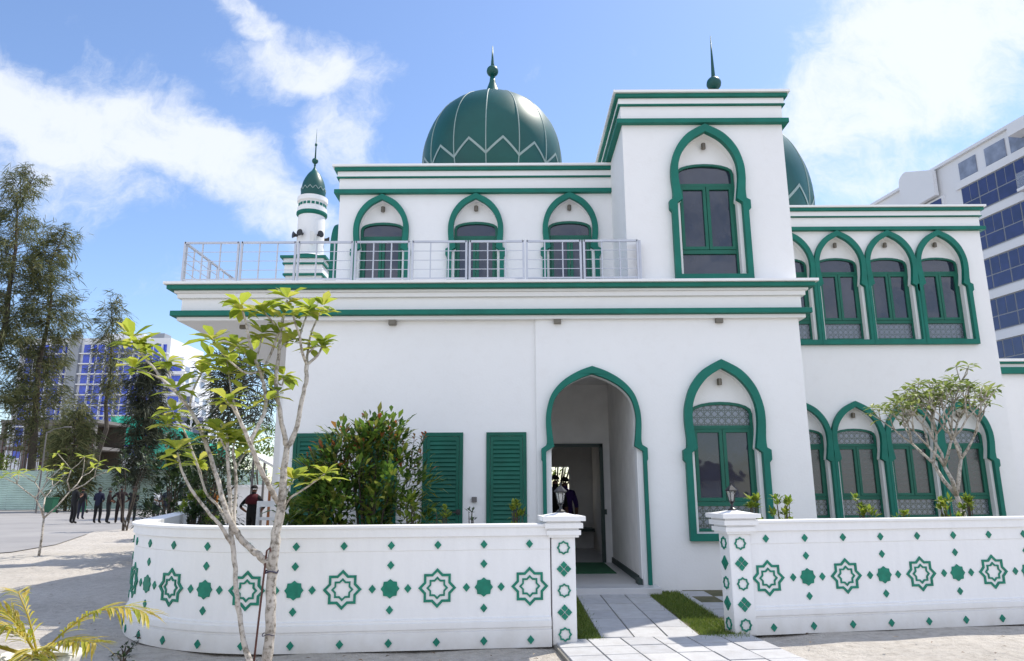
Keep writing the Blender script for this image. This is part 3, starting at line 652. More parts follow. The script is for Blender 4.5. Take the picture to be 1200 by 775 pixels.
def pillar(x0, y0, ang, label, left_face):
    w2 = .128; root = thing('gate_pillar', (x0, y0, 0), label, 'pillar', 'gate pillars')
    def B(x_, h0, h1): return MB().box(x0 - x_, x0 + x_, y0 - x_, y0 + x_, h0, h1).rot(ang, (x0, y0, 0))
    B(w2, 0, 1.075).build('shaft', M['wall'], root, bevel=.01)
    c = MB()
    for x_, h0, h1 in ((w2 + .035, 1.075, 1.10), (w2 + .055, 1.10, 1.15), (w2 + .035, 1.15, 1.17), (w2 + .075, 1.17, 1.225), (w2 + .055, 1.225, 1.245), (w2 + .10, 1.245, 1.295)):
        c.box(x0 - x_, x0 + x_, y0 - x_, y0 + x_, h0, h1 - .001)
    x_ = w2 + .06; c.add([(x0 - x_, y0 - x_, 1.295), (x0 + x_, y0 - x_, 1.295), (x0 + x_, y0 + x_, 1.295), (x0 - x_, y0 + x_, 1.295), (x0, y0, 1.335)], [(0, 1, 4), (1, 2, 4), (2, 3, 4), (3, 0, 4)])
    c.rot(ang, (x0, y0, 0)); c.build('cap', M['wall'], root)
    faces = [ang] + ([ang - math.pi / 2] if left_face else [ang + math.pi / 2])
    for fa in faces:
        for i, (z, me, nm) in enumerate(((.97, ME_RING, 'star_ring'), (.755, ME_CLU, 'diamond_cluster'), (.54, ME_RING, 'star_ring'), (.325, ME_CLU, 'diamond_cluster'), (.11, ME_RING, 'star_ring'))):
            place(nm, me, root, Vector((x0, y0)), z, fa, w2)
    return root
pillar(.52, 7.98, math.atan(.1), 'white gate pillar ending the curved wall, left of the path', False)
pillar(2.52, 8.42, math.atan(.17), 'white gate pillar starting the straight wall, right of the path', True)
# far end pillar of the curved wall
fL, _, LL = path_left(); pE, tE = fL(LL)
fp = thing('gate_pillar', (pE.x, pE.y, 0), 'far white pillar where the curved wall ends beside the side driveway', 'pillar', 'gate pillars')
MB().box(pE.x - .11, pE.x + .11, pE.y - .02, pE.y + .20, 0, 1.2).build('shaft', M['wall'], fp); c = MB()
for e, h0, h1 in ((.02, 1.2, 1.25), (.045, 1.25, 1.31), (.075, 1.31, 1.37)): c.box(pE.x - .11 - e, pE.x + .11 + e, pE.y - .02 - e, pE.y + .20 + e, h0, h1 - .001)
c.build('cap', M['wall'], fp)
# lanterns on the pillars
def lantern(x, y, z, label):
    r = thing('lantern', (x, y, z), label, 'lantern', 'lanterns on the gate pillars'); c = (x, y, z)
    MB().lathe([(.05, 0), (.05, .012), (.02, .03), (.014, .06), (.024, .075), (.014, .09)], c, 12).build('base', M['black'], r)
    cage = MB(); n = 6
    for k in range(n):
        a = 2 * math.pi * k / n
        cage.bar((x + .028 * math.cos(a), y + .028 * math.sin(a), z + .09), (x + .055 * math.cos(a), y + .055 * math.sin(a), z + .215), .008)
    cage.lathe([(.02, .085), (.034, .09), (.034, .098)], c, n); cage.lathe([(.06, .208), (.066, .215), (.06, .222)], c, n)
    cage.build('cage', M['black'], r)
    MB().lathe([(.027, .1), (.052, .207)], c, n).build('glass', M['lampglass'], r)
    MB().lathe([(.018, .105), (.024, .13), (.024, .18), (.012, .195)], c, 10).build('bulb', M['bulb'], r)
    MB().lathe([(.075, .22), (.06, .235), (.032, .262), (.018, .275), (.01, .285), (.012, .30), (.004, .32)], c, n).build('roof', M['black'], r)
lantern(.52, 7.98, 1.33, 'black lantern on the left gate pillar against the doorway')
lantern(2.52, 8.42, 1.33, 'black lantern on the right gate pillar against the arched window')

# ------------------------------------------------------------------ plants
def leaf(b, base, d, L, wd, up_=Vector((0, 0, 1)), droop=.25, fold=.15, seg=3):
    d = d.normalized(); side = d.cross(up_)
    if side.length < .05: side = d.cross(Vector((1, 0, 0)))
    side.normalize(); nrm = side.cross(d).normalized()
    prof = {3: [.12, .8, 1.0, .02], 2: [.15, 1.0, .03]}[seg]
    vs = []; n = seg
    for i in range(n + 1):
        t_ = i / n; p = base + d * (L * t_) - Vector((0, 0, 1)) * (droop * L * t_ * t_); w_ = wd * prof[i] / 2
        vs += [p - side * w_ + nrm * fold * w_, p, p + side * w_ + nrm * fold * w_]
    fs = []
    for i in range(n):
        a = 3 * i; fs += [(a, a + 1, a + 4, a + 3), (a + 1, a + 2, a + 5, a + 4)]
    b.add(vs, fs)
def rosette(b, p, n, L, r_, upness=.5, wd=.32):
    ph = r_.uniform(0, 6.28)
    for k in range(n):
        a = ph + k * 2.4 + r_.uniform(-.3, .3); e = upness * r_.uniform(-.3, 1.5)
        d = Vector((math.cos(a), math.sin(a), e)); l = L * r_.uniform(.6, 1.1)
        leaf(b, p + d.normalized() * .015, d, l, l * wd * r_.uniform(.85, 1.15), droop=r_.uniform(.05, .45), fold=r_.uniform(.1, .4))
def branchset(b, lines):
    for ln in lines:
        pts = [Vector(p[:3]) for p in ln]; rad = [p[3] for p in ln]
        q = catmull([(*p, r_) for p, r_ in zip(pts, rad)], 4) if len(pts) > 2 else [(*p, r_) for p, r_ in zip(pts, rad)]
        q2 = [Vector(p[:3]) + Vector((rnd.gauss(0, 1), rnd.gauss(0, 1), rnd.gauss(0, 1))) * min(.12 * p[3], .006) for p in q]
        b.tube(q2, [max(p[3], .004) * rnd.uniform(.93, 1.07) for p in q], 8)
A_LIMBS = [[(-2.13, 6.60, -0.03, 0.085), (-2.12, 6.60, 0.21, 0.078), (-2.13, 6.60, 0.63, 0.072), (-2.14, 6.60, 0.95, 0.078), (-2.12, 6.60, 1.21, 0.070), (-2.09, 6.60, 1.47, 0.062), (-2.10, 6.64, 1.77, 0.052), (-2.09, 6.66, 1.97, 0.048)],
  [(-2.09, 6.66, 1.97, 0.046), (-2.03, 6.68, 2.11, 0.040), (-1.99, 6.72, 2.42, 0.035), (-1.97, 6.74, 2.62, 0.034), (-1.98, 6.76, 2.76, 0.034)],
  [(-1.98, 6.76, 2.76, 0.024), (-1.89, 6.80, 2.86, 0.018), (-1.87, 6.88, 2.99, 0.014)],
  [(-1.98, 6.76, 2.76, 0.026), (-1.99, 6.60, 2.88, 0.022), (-2.00, 6.54, 3.01, 0.020), (-2.03, 6.50, 3.10, 0.017), (-2.06, 6.48, 3.21, 0.014)],
  [(-2.00, 6.54, 2.98, 0.017), (-2.01, 6.70, 3.17, 0.015), (-1.98, 6.76, 3.32, 0.013)],
  [(-1.98, 6.76, 2.76, 0.024), (-2.01, 6.88, 2.95, 0.020), (-2.00, 6.96, 3.16, 0.017), (-1.92, 7.00, 3.40, 0.013)],
  [(-1.99, 6.80, 2.88, 0.016), (-1.88, 6.64, 2.91, 0.012)],
  [(-2.09, 6.66, 1.97, 0.044), (-2.13, 6.60, 2.19, 0.038), (-2.17, 6.56, 2.40, 0.034), (-2.20, 6.56, 2.60, 0.032), (-2.20, 6.60, 2.86, 0.030), (-2.21, 6.64, 3.10, 0.028), (-2.19, 6.70, 3.39, 0.016)],
  [(-2.21, 6.64, 3.07, 0.018), (-2.24, 6.48, 3.12, 0.016), (-2.31, 6.36, 3.22, 0.013)],
  [(-2.20, 6.56, 2.58, 0.016), (-2.22, 6.80, 2.57, 0.013), (-2.24, 6.90, 2.68, 0.011)],
  [(-2.21, 6.60, 2.88, 0.016), (-2.20, 6.80, 2.99, 0.013), (-2.16, 6.88, 3.04, 0.010)],
  [(-2.06, 6.60, 1.42, 0.018), (-2.00, 6.54, 1.51, 0.015), (-1.86, 6.48, 1.59, 0.013), (-1.67, 6.44, 1.72, 0.011)],
  [(-2.06, 6.60, 1.50, 0.012), (-2.08, 6.76, 1.60, 0.010), (-2.05, 6.80, 1.68, 0.009)],
  [(-2.12, 6.60, 1.47, 0.040), (-2.16, 6.44, 1.62, 0.038), (-2.20, 6.28, 1.78, 0.035), (-2.24, 6.16, 1.95, 0.032), (-2.29, 6.04, 2.13, 0.026), (-2.34, 5.96, 2.26, 0.020), (-2.38, 5.88, 2.32, 0.014)],
  [(-2.25, 6.16, 1.98, 0.030), (-2.23, 6.20, 2.08, 0.030), (-2.20, 6.28, 2.21, 0.029), (-2.21, 6.36, 2.33, 0.028), (-2.24, 6.40, 2.46, 0.028), (-2.28, 6.40, 2.60, 0.028), (-2.33, 6.36, 2.73, 0.026)],
  [(-2.33, 6.36, 2.73, 0.024), (-2.35, 6.28, 2.83, 0.021), (-2.36, 6.20, 2.97, 0.018), (-2.40, 6.20, 3.10, 0.016), (-2.44, 6.20, 3.21, 0.013)],
  [(-2.28, 6.40, 2.60, 0.024), (-2.28, 6.52, 2.75, 0.022), (-2.25, 6.60, 2.93, 0.020), (-2.23, 6.64, 3.09, 0.018)],
  [(-2.33, 6.36, 2.72, 0.020), (-2.35, 6.48, 2.86, 0.016), (-2.37, 6.60, 3.03, 0.012)],
  [(-2.31, 6.40, 2.64, 0.018), (-2.33, 6.20, 2.59, 0.016), (-2.37, 6.04, 2.62, 0.014), (-2.44, 6.00, 2.69, 0.012)],
  [(-2.32, 6.40, 2.70, 0.015), (-2.50, 6.56, 2.83, 0.014), (-2.63, 6.64, 2.94, 0.011)],
  [(-2.31, 6.04, 2.18, 0.016), (-2.45, 6.20, 2.38, 0.014), (-2.53, 6.28, 2.59, 0.012), (-2.56, 6.28, 2.74, 0.010)],
  [(-2.14, 6.60, 0.92, 0.060), (-2.21, 6.56, 0.99, 0.054), (-2.29, 6.52, 1.07, 0.048), (-2.37, 6.48, 1.15, 0.044), (-2.43, 6.44, 1.25, 0.042), (-2.50, 6.40, 1.40, 0.038), (-2.60, 6.40, 1.66, 0.034), (-2.71, 6.40, 1.94, 0.030), (-2.85, 6.40, 2.22, 0.027), (-3.00, 6.40, 2.41, 0.024), (-3.18, 6.44, 2.56, 0.022), (-3.31, 6.48, 2.69, 0.018), (-3.46, 6.52, 2.84, 0.015), (-3.59, 6.56, 2.99, 0.012)],
  [(-2.91, 6.40, 2.32, 0.018), (-3.00, 6.64, 2.50, 0.016), (-2.99, 6.76, 2.68, 0.014), (-2.93, 6.80, 2.84, 0.011)],
  [(-2.89, 6.40, 2.28, 0.014), (-2.89, 6.20, 2.38, 0.012), (-2.92, 6.12, 2.45, 0.010)],
  [(-3.20, 6.44, 2.58, 0.013), (-3.27, 6.28, 2.62, 0.012), (-3.35, 6.20, 2.65, 0.010)],
  [(-3.06, 6.40, 2.47, 0.014), (-3.19, 6.56, 2.63, 0.012), (-3.27, 6.64, 2.78, 0.010)],
  [(-2.37, 6.04, 2.62, 0.012), (-2.58, 6.24, 2.77, 0.010), (-2.75, 6.40, 2.94, 0.009)]]
A_TIPS = [(-3.61, 6.60, 3.00, 7), (-3.50, 6.50, 2.92, 4), (-3.35, 6.20, 2.65, 4), (-3.27, 6.64, 2.78, 5), (-2.92, 6.12, 2.45, 5), (-3.46, 6.52, 2.84, 3), (-2.93, 6.80, 2.84, 6), (-2.99, 6.76, 2.68, 4), (-2.53, 6.20, 2.73, 7), (-2.38, 5.88, 2.32, 6), (-2.62, 6.60, 2.93, 6), (-2.44, 6.20, 3.21, 4), (-2.31, 6.36, 3.23, 6), (-2.37, 6.60, 3.04, 6), (-2.23, 6.64, 3.09, 3), (-2.19, 6.70, 3.41, 7), (-2.06, 6.48, 3.23, 6), (-1.98, 6.76, 3.33, 7), (-1.92, 7.00, 3.41, 6), (-1.87, 6.88, 3.00, 5), (-2.16, 6.88, 3.04, 2), (-2.24, 6.90, 2.68, 7), (-1.67, 6.44, 1.72, 6), (-2.05, 6.80, 1.68, 6), (-2.55, 6.28, 2.59, 4), (-2.20, 6.60, 2.46, 2), (-2.22, 6.40, 2.37, 3), (-2.37, 6.40, 2.68, 3), (-2.75, 6.40, 2.94, 5)]
B_LIMBS = [[(-2.17, 6.45, -0.03, 0.044), (-2.23, 6.45, 0.18, 0.042), (-2.31, 6.45, 0.41, 0.038), (-2.37, 6.45, 0.69, 0.037), (-2.42, 6.45, 1.00, 0.036), (-2.46, 6.45, 1.20, 0.035), (-2.50, 6.49, 1.40, 0.032), (-2.55, 6.51, 1.70, 0.028), (-2.58, 6.51, 1.95, 0.026), (-2.60, 6.51, 2.11, 0.018)],
  [(-2.44, 6.45, 1.21, 0.026), (-2.48, 6.53, 1.40, 0.024), (-2.50, 6.57, 1.62, 0.022), (-2.54, 6.61, 1.81, 0.022), (-2.57, 6.61, 1.93, 0.018), (-2.57, 6.65, 2.04, 0.012)],
  [(-2.53, 6.61, 1.76, 0.016), (-2.54, 6.73, 1.85, 0.013), (-2.52, 6.85, 1.97, 0.010)],
  [(-2.45, 6.45, 1.12, 0.030), (-2.52, 6.37, 1.27, 0.027), (-2.62, 6.33, 1.39, 0.024), (-2.71, 6.29, 1.51, 0.022), (-2.78, 6.25, 1.62, 0.021), (-2.85, 6.25, 1.74, 0.018), (-2.91, 6.25, 1.91, 0.013)],
  [(-2.51, 6.45, 1.31, 0.022), (-2.66, 6.57, 1.46, 0.020), (-2.78, 6.61, 1.56, 0.018), (-2.88, 6.65, 1.76, 0.017), (-3.01, 6.69, 2.01, 0.015), (-3.12, 6.73, 2.19, 0.013), (-3.23, 6.77, 2.32, 0.010)],
  [(-2.56, 6.51, 1.88, 0.014), (-2.57, 6.37, 1.99, 0.012), (-2.61, 6.33, 2.08, 0.010)],
  [(-2.80, 6.61, 1.58, 0.012), (-2.91, 6.77, 1.73, 0.010), (-2.98, 6.85, 1.86, 0.009)],
  [(-3.12, 6.73, 2.19, 0.010), (-3.18, 6.69, 2.17, 0.008), (-3.22, 6.65, 2.19, 0.007)]]
B_TIPS = [(-2.60, 6.51, 2.13, 7), (-2.57, 6.65, 2.05, 6), (-2.53, 6.85, 1.99, 5), (-2.91, 6.25, 1.93, 6), (-3.23, 6.77, 2.32, 7), (-2.61, 6.33, 2.09, 7), (-2.98, 6.85, 1.86, 4), (-3.22, 6.65, 2.20, 4)]
def frangipani(loc, h, spread, label, seed, depth=4, leafL=.16, mat='frang_leaf_b', nleaf=8, r0=.06, flower=True, group=None, lean=(0, 0), trunk=None, seg=None, up=.22):
    r_ = random.Random(seed); root = thing('frangipani_tree', loc, label, 'tree', group); br = MB(); lf = MB(); fl = MB(); base = Vector(loc)
    def grow(p, d, L, r, n):
        e = p + d * L + Vector((0, 0, .06 * L)); mid = (p + e) / 2 + Vector((r_.gauss(0, .05), r_.gauss(0, .05), -.04)) * L
        br.tube([p, mid, e], [r, r * .88, r * .74], 7)
        if n == 0:
            rosette(lf, e, nleaf, leafL * r_.uniform(.8, 1.2), r_)
            if flower and r_.random() < .12:
                for k in range(6):
                    a = r_.uniform(0, 6.28); leaf(fl, e + Vector((0, 0, .03)), Vector((math.cos(a), math.sin(a), .9)), .05, .035)
            return
        if n == 1 and seg: rosette(lf, e, 3, leafL, r_)
        k = r_.choice((2, 2, 3)) if n < depth else 3
        ph = r_.uniform(0, 6.28)
        for i in range(k):
            a = ph + 6.283 * i / k + r_.uniform(-.4, .4)
            nd = (d * .75 + Vector((math.cos(a), math.sin(a), up)) * spread).normalized()
            if nd.z < .05: nd.z = .12
            grow(e, nd, (seg if seg and n == depth else L) * r_.uniform(.66, .9), r * .72, n - 1)
    grow(base - Vector((0, 0, .05)), Vector((lean[0], lean[1], 1)).normalized(), trunk or h * .36, r0, depth)
    br.build('trunk', M['bark'], root, smooth=True); lf.build('crown', M[mat], root, recalc=False)
    if fl.v: fl.build('flower_cluster', M['stone'], root, recalc=False)
    return root
def leafy_bush(name, loc, rx, ry, h, n, L, mat, label, cat, seed, group=None, stems=7, clumps=26, base=.12, red=0, wd=.42, pw_=.75, shoots=0):
    r_ = random.Random(seed); root = thing(name, loc, label, cat, group); c = Vector(loc); st = MB(); lf = MB(); rd = MB()
    tips = []
    for k in range(clumps):
        a = r_.uniform(0, 6.283); u = r_.random() ** .6; z = base + (1 - base) * r_.random() ** pw_
        w_ = math.sqrt(max(.06, 1 - (abs(z - .45) / .6) ** 2.2))
        tips.append((c + Vector((rx * u * w_ * math.cos(a), ry * u * w_ * math.sin(a), h * z)), u))
    for k, (tp, u) in enumerate(tips):
        if k % max(1, clumps // (stems * 3)) == 0:
            st.tube([c + Vector((r_.uniform(-.1, .1) * rx, r_.uniform(-.1, .1) * ry, 0)), c.lerp(tp, .5) + Vector((0, 0, .12 * h)), tp], [.012 + .006 * h, .008 + .003 * h, .004], 5)
        m = max(3, n // clumps); cr = .20 * min(rx, h * .5) * r_.uniform(.7, 1.35)
        for i in range(m):
            d = Vector((r_.gauss(0, 1), r_.gauss(0, 1), r_.gauss(.25, .8)))
            if d.length < .1: continue
            p = tp + d.normalized() * cr * r_.random() ** .5; l = L * r_.uniform(.6, 1.2)
            dd = (p - c - Vector((0, 0, h * .3))).normalized() + d.normalized() * .8
            tgt = rd if (red and p.z > c.z + h * .75 and r_.random() < red) else lf
            leaf(tgt, p, dd, l, l * wd, droop=r_.uniform(.1, .6), seg=2)
    for k in range(shoots):
        a = r_.uniform(0, 6.283); u = r_.uniform(.1, .85); q0 = c + Vector((rx * u * math.cos(a), ry * u * math.sin(a), h * r_.uniform(.62, .8))); q1 = q0 + Vector((r_.gauss(.0, .08) + .1 * math.cos(a), r_.gauss(0, .06), h * r_.uniform(.14, .30)))
        st.tube([q0, q1], [.006, .003], 5)
        for i in range(16):
            f = i / 15; p = q0.lerp(q1, f); a = i * 2.4; l = L * (1.05 - .45 * f)
            leaf(rd if (f > .8 and red) else lf, p, Vector((math.cos(a), math.sin(a), .35 + .9 * f)), l, l * wd, droop=.35, seg=2)
    st.build('stem', M['bark_dark'], root); lf.build('foliage', M[mat], root, recalc=False)
    if rd.v: rd.build('young_leaves', M['red_leaf'], root, recalc=False)
    return root
def casuarina(loc, h, rad, seed, label, mat='needle', nb=85, crown0=.18, group='casuarina trees beyond the hoarding', needles=70, dens=1.0, lean=0):
    r_ = random.Random(seed); c = Vector(loc); root = thing('casuarina_tree', loc, label, 'tree', group); tk = MB(); lf = MB()
    pts = [c + Vector((lean * (i / 8) ** 1.5 + r_.gauss(0, .012) * h, r_.gauss(0, .012) * h, h * i / 8)) for i in range(9)]
    tk.tube(pts, [max(.03, .016 * h * (1 - i / 8.3)) for i in range(9)], 7)
    for k in range(nb):
        f = crown0 + (1 - crown0) * ((k + r_.random()) / nb); i = min(7, int(f * 8)); p = pts[i].lerp(pts[i + 1], f * 8 - i)
        g_ = (f - crown0) / (1 - crown0); prof = min(1, .45 + 2.2 * g_) * (1 - .86 * g_) ** .65
        L = rad * prof * r_.uniform(.45, 1.2) + .3; a = r_.uniform(0, 6.283)
        d = Vector((math.cos(a), math.sin(a), r_.uniform(.15, .75))).normalized(); e = p + d * L; tip = e + Vector((0, 0, .1 * L))
        tk.tube([p, (p + e) / 2 + Vector((0, 0, -.05 * L)), tip], [.035 + .004 * L, .025, .012], 4, cap=False)
        nsp = max(3, int(L * 2.6 * dens))
        for s in range(nsp):
            q = p.lerp(tip, .25 + .78 * (s + r_.random()) / nsp) + Vector((r_.gauss(0, .3), r_.gauss(0, .3), r_.gauss(0, .25)))
            sd = Vector((d.x + r_.gauss(0, .6), d.y + r_.gauss(0, .6), r_.uniform(-.5, .5)))
            for j in range(max(5, int(needles / 5))):
                nd = (sd + Vector((r_.gauss(0, .45), r_.gauss(0, .45), r_.gauss(-.25, .5)))).normalized(); o = q + Vector((r_.gauss(0, .22), r_.gauss(0, .22), r_.gauss(0, .22)))
                l = r_.uniform(.4, 1.05); w_ = r_.uniform(.018, .038); sv = nd.cross(Vector((r_.gauss(0, 1), r_.gauss(0, 1), r_.gauss(0, 1)))).normalized() * w_
                m = o + nd * l * .55 - Vector((0, 0, .06)); t2 = o + nd * l - Vector((0, 0, .26 * l))
                lf.add([o - sv * .5, o + sv * .5, m + sv, m - sv, t2], [(0, 1, 2, 3), (3, 2, 4)])
    tk.build('trunk', M['bark_dark'], root); lf.build('crown', M[mat], root, recalc=False); return root
def traced_tree(limbs, tips, seed, label, leafL):
    r_ = random.Random(seed); b = limbs[0][0]; root = thing('frangipani_tree', (b[0], b[1], 0), label, 'tree', 'frangipani trees in the foreground')
    br = MB(); branchset(br, [[(x, y, z, max(.0055, q * .60)) for x, y, z, q in ln] for ln in limbs]); br.build('trunk', M['bark'], root, smooth=True, recalc=False); lf = MB()
    for (x, y, z, n) in tips:
        rosette(lf, Vector((x, y, z)), n + 4, leafL * r_.uniform(.85, 1.1), r_, .75, .45); rosette(lf, Vector((x, y, z - .04)), 4, leafL * .85, r_, .1, .4)
    for ln in limbs:            # a few single leaves along the thin wood
        if ln[-1][3] < .03:
            for k in range(4):
                p = Vector(ln[-1][:3]).lerp(Vector(ln[-2][:3]), r_.uniform(.1, .6)); a = r_.uniform(0, 6.28)
                leaf(lf, p, Vector((math.cos(a), math.sin(a), r_.uniform(-.2, .7))), leafL * r_.uniform(.6, 1.0), leafL * .32, droop=.2, fold=.3)
    lf.build('crown', M['frang_leaf'], root, recalc=False); return root
traced_tree(A_LIMBS, A_TIPS, 5, 'forked frangipani tree with pale mottled trunk tied to a rusty stake', .235)
traced_tree(B_LIMBS, B_TIPS, 8, 'slender frangipani stem rising just left of the staked tree', .23)
st = thing('support_stake', (-2.17, 6.50, 0), 'thin rusty iron rod tied against the pale frangipani trunk', 'stake')
b = MB(); b.tube([(-2.22, 6.50, -.1), (-2.20, 6.53, .5), (-2.18, 6.55, 1.00), (-2.178, 6.555, 1.06), (-2.155, 6.56, 1.085), (-2.14, 6.565, 1.05), (-2.14, 6.567, 1.01)], .009, 7); b.build('rod', M['rust'], st, smooth=True)
for z, r_, cx in ((.88, .088, -2.14), (.36, .083, -2.13)):
    b = MB(); b.tube([(cx + r_ * .62 * math.cos(2 * math.pi * i / 18), 6.60 + r_ * .66 * math.sin(2 * math.pi * i / 18), z + .008 * math.sin(i)) for i in range(19)], .008 if z > .5 else .004, 5); b.build('tie', M['tie'], st)

frangipani((7.50, 11.7, 0), 3.5, .58, 'wide frangipani tree behind the right wall in front of the lower arcade windows', 21, 5, .195, 'frang_leaf_b', 8, .048, group='frangipani trees on the grounds', lean=(-.28, 0), trunk=1.45, seg=.72, up=.62)
frangipani((-11.7, 18.3, 0), 2.5, .75, 'small bare legged frangipani on the sunny sand at the left road edge', 4, 3, .30, 'frang_leaf', 6, .032, group='frangipani trees on the grounds')
leafy_bush('sapling', (-15.3, 29.0, 0), 1.0, .8, 3.0, 260, .22, 'dark_leaf', 'thin dark leaved sapling by the road just left of the curved wall', 'plant', 11, stems=2, clumps=14, base=.4)
leafy_bush('shrub', (-2.05, 10.2, 0), 1.05, .75, 2.45, 4000, .185, 'bush_leaf', 'big glossy green shrub with reddish young tips in front of the shutters', 'shrub', 3, clumps=130, red=.06, wd=.36, base=.36, pw_=1.25, shoots=24)
leafy_bush('shrub', (-2.75, 10.3, 0), 0.55, .5, 2.1, 1500, .15, 'bush_leaf', 'smaller leafy shrub leaning against the left side of the big glossy shrub', 'shrub', 13, clumps=34, red=.05, wd=.36, base=.36, pw_=1.2, shoots=10)
G_ = 'small plants along the garden walls'
def small(loc, h, n, label, seed, mat='lime_leaf', L=.11, r=.16):
    leafy_bush('small_plant', loc, r, r, h * 1.05, int(n * 2.4), L, mat, label, 'plant', seed, G_, stems=4, clumps=12, base=.62)
small((-1.27, 9.3, 0), 1.42, 70, 'pale green plant in front of the left bare shutter', 31, 'lime_leaf')
small((-.88, 9.2, 0), 1.28, 34, 'low pale tuft showing at the right edge of the left bare shutter', 32)
small((.05, 9.2, 0), 1.32, 45, 'pale green plant in front of the shutter nearest the doorway', 33)
small((-.52, 9.3, 0), 1.30, 26, 'thin sprig of leaves below the grey socket box', 34, 'dark_leaf', .07, .1)
small((2.98, 9.0, 0), 1.38, 70, 'yellow green plant just right of the gate pillar lantern', 35, r=.14)
small((3.33, 9.05, 0), 1.38, 80, 'yellow green plant under the right corner of the front block', 36, r=.18)
small((4.55, 9.5, 0), 1.36, 60, 'pale green plant below the second lower arcade window', 37)
small((5.15, 9.6, 0), 1.26, 20, 'very small sprig showing between the arcade windows', 38)
small((5.75, 9.7, 0), 1.36, 55, 'pale green plant under the third lower arcade window', 39)
small((6.15, 9.9, 0), 1.36, 55, 'pale green plant beside the trunk of the wide frangipani', 40)
small((-5.15, 12.1, 0), 1.32, 80, 'dark creeping plant on the inside of the curved wall', 41, 'dark_leaf', .12, .35)
small((-4.95, 11.3, 0), 1.34, 90, 'dark leafy plant inside the bend of the curved wall', 42, 'dark_leaf', .12, .2)
small((-5.2, 12.0, 0), 1.45, 110, 'bright lime plant inside the curved wall near the far pillar', 43, 'lime_leaf', .12, .3)
small((-7.6, 18.0, 0), 1.15, 80, 'bright lime plant beside the driveway left of the person in black', 44, 'lime_leaf', .13, .35)
leafy_bush('broadleaf_plant', (-3.3, 10.6, 0), .3, .3, 1.5, 60, .38, 'bush_leaf', 'big leaved plant at the house corner behind the frangipani trunk', 'plant', 45, clumps=10, base=.45, wd=.3)
for k, (x, y, h, r, lb, mt) in enumerate([(-8.3, 19.5, 3.3, 1.35, 'dense dark bush behind the far wall pillar', 'dark_leaf'), (-10.4, 25, 3.1, 1.3, 'tall dark bush left of the far wall pillar beyond the driveway', 'dark_leaf'),
        (-10.4, 30, 3.9, 1.9, 'broad mid green bush rising behind the white garden wall', 'bush_leaf'), (-12.6, 30, 3.0, 1.0, 'dark bush behind the walkers at the left end of the curved wall', 'dark_leaf'), (-7.9, 17.0, 2.3, .9, 'rounded dark shrub beside the far wall pillar', 'dark_leaf')]):
    leafy_bush('bush', (x, y, 0), r, r, h, 2300, .17, mt, lb, 'bush', 60 + k, 'bushes beyond the curved wall', clumps=70, base=.06, wd=.5)
leafy_bush('bush', (1.2, 20.8, 0), 1.6, .8, 3.0, 3600, .16, 'lime_leaf', 'sunlit bush seen through the window at the end of the corridor', 'bush', 70, clumps=50, base=.05, wd=.5)
casuarina((-44.0, 60, 0), 30, 4.7, 1, 'tallest casuarina tree at the far left edge beyond the hoarding', nb=140, needles=80)
casuarina((-41.4, 62, 0), 24.6, 3.5, 2, 'second casuarina with a pointed top right of the tallest one', nb=140, needles=80)
casuarina((-36.2, 63, 0), 18.2, 1.9, 3, 'narrow upright casuarina in front of the left end of the blue hotel', nb=50, needles=80, crown0=.45)
casuarina((-47.5, 58, 0), 27.5, 4.6, 4, 'casuarina half cut by the left edge of the picture', nb=80, needles=90)
casuarina((-29.5, 57, 0), 11.6, 1.7, 5, 'dark drooping casuarina in front of the blue hotel', 'needle_dark', nb=90, needles=130)
casuarina((-33.6, 55, 0), 7.6, 1.9, 6, 'yellowish bushy young casuarina directly behind the hoarding', 'needle', nb=60, needles=100, crown0=.05)
casuarina((-27.2, 60, 0), 5.2, 1.5, 8, 'dark young casuarina right of the drooping one', 'needle_dark', nb=60, needles=100, crown0=.1)
casuarina((-16.8, 44, 0), 9.6, 2.8, 7, 'dark spreading casuarina behind the left corner of the mosque', 'needle_dark', nb=46, needles=70, crown0=.52)
for k, (x, y) in enumerate([(-43.0, 61), (-38.6, 61)]):
    leafy_bush('bush', (x, y, 0), 1.4, 1.0, 4.3, 900, .3, 'lime_leaf', ['bright lime bush above the hoarding at the far left', 'bright lime bush above the hoarding behind the small frangipani'][k], 'bush', 80 + k, 'lime bushes behind the hoarding', clumps=30, base=.1)
